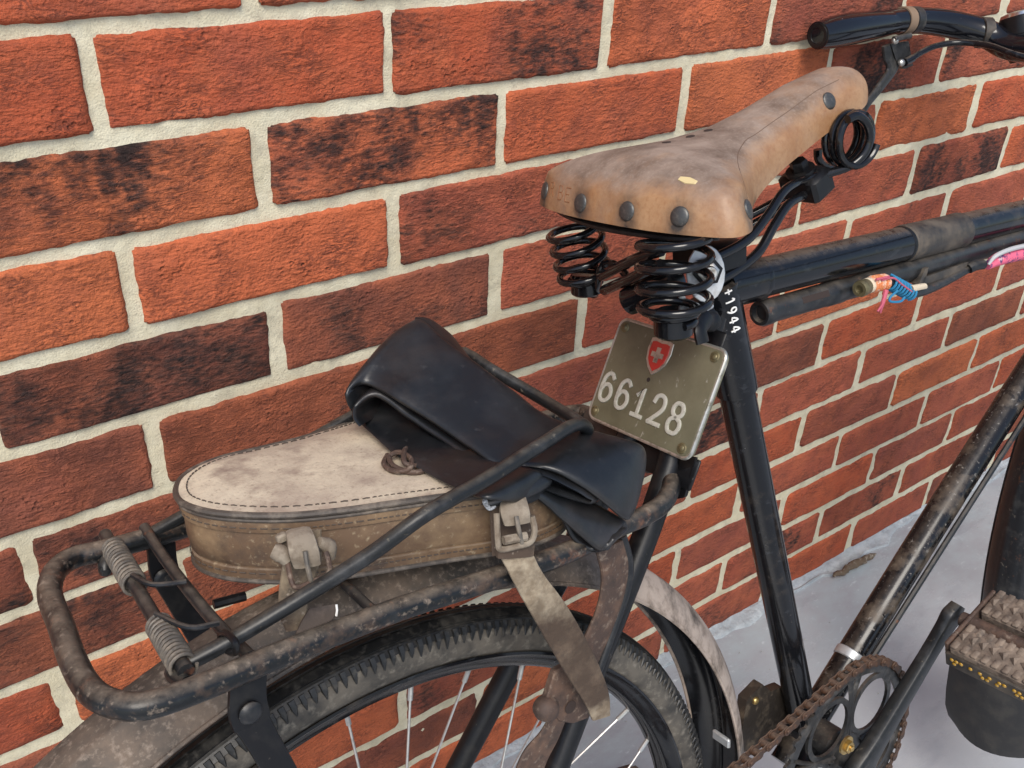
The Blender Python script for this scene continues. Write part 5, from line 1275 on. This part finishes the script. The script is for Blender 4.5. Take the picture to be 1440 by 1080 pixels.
mb = MB(); mb.lathe([(.0060, .010), (.0068, .011), (.0068, .015), (.0062, .016), (.0066, .017), (.0060, .020)], h0, hd, 18); part('hose_ferrule', mb, 'creamcloth', pump)
mb = MB(); mb.tube([(0.5216,-0.024,0.7824), (0.5325,-0.025,0.7826), (0.5477,-0.025,0.779), (0.5632,-0.024,0.7706), (0.5832,-0.022,0.7594), (0.6101,-0.02,0.7539), (0.648,-0.018,0.7527), (0.6973,-0.016,0.755)], [.0052, .0050, .0050, .0048, .0045, .0045, .0042, .004], 12, sub=5); part('hose', mb, 'dustyblack', pump)
mb = MB(); mb.helix(V((0.5216,-0.024,0.7824)), V((0.5498,-0.025,0.7791)) - V((0.5216,-0.024,0.7824)), .0058, .0058, .020, 5.5, .0019, 7, 14); part('orange_binding', mb, 'orangecloth', pump)
mb = MB(); p0, p1 = V((0.5477,-0.025,0.779)), V((0.5879,-0.022,0.7583)); mb.helix(p0, p1 - p0, .0062, .0062, (p1 - p0).length, 7.5, .0012, 7, 14)
mb.tube([(0.5538,-0.03,0.7701), (0.5419,-0.031,0.7674), (0.5424,-0.031,0.7634), (0.5579,-0.031,0.7595), (0.5642,-0.031,0.7619)], .0011, 6, sub=4); part('blue_binding', mb, 'blueyarn', pump)
mb = MB(); mb.tube([(0.5271,-0.031,0.7862), (0.5425,-0.032,0.7847), (0.5581,-0.031,0.7751), (0.5782,-0.029,0.7633)], .0009, 6, sub=4); mb.tube([(0.5186,-0.031,0.7888), (0.5358,-0.032,0.7875)], .0011, 6)
mb.tube([(0.5346,-0.031,0.7755), (0.5307,-0.032,0.769), (0.5282,-0.032,0.7633), (0.5284,-0.031,0.7566)], [.0022, .0020, .0017, .0008], 7, sub=4); mb.tube([(0.5369,-0.031,0.7737), (0.5294,-0.033,0.767), (0.5208,-0.033,0.7602)], .0009, 6, sub=3)
part('pink_tassel', mb, 'pinkyarn', pump)
mb = MB(); mb.ribbon([(0.5784,-0.027,0.7688), (0.605,-0.025,0.7641)], [(0.5827,-0.027,0.7618), (0.607,-0.025,0.7583)], .005, 4, 10, .7); part('cream_wrapping', mb, 'creamcloth', pump)
mb = MB(); mb.tube([(0.6935,-0.018,0.7562), (0.6999,-0.02,0.7579), (0.712,-0.022,0.757)], .0050, 10, sub=4); part('dark_binding', mb, 'dustyblack', pump)
mb = MB(); mb.tube([(0.7166,-0.024,0.7548), (0.7347,-0.026,0.7583), (0.7798,-0.028,0.7553), (0.8553,-0.028,0.7482)], [.004, .0068, .0072, .0072], 12, sub=5); part('cloth_wrapping', mb, 'pinkcloth', pump)
mb = MB(); mb.tube([(0.7072,-0.03,0.7594), (0.715,-0.032,0.7664), (0.7395,-0.033,0.7677), (0.7747,-0.033,0.7645), (0.8423,-0.033,0.7569)], [.0012, .0022, .0024, .0024, .0024], 8, sub=4); part('pale_tape', mb, 'greyplastic', pump)
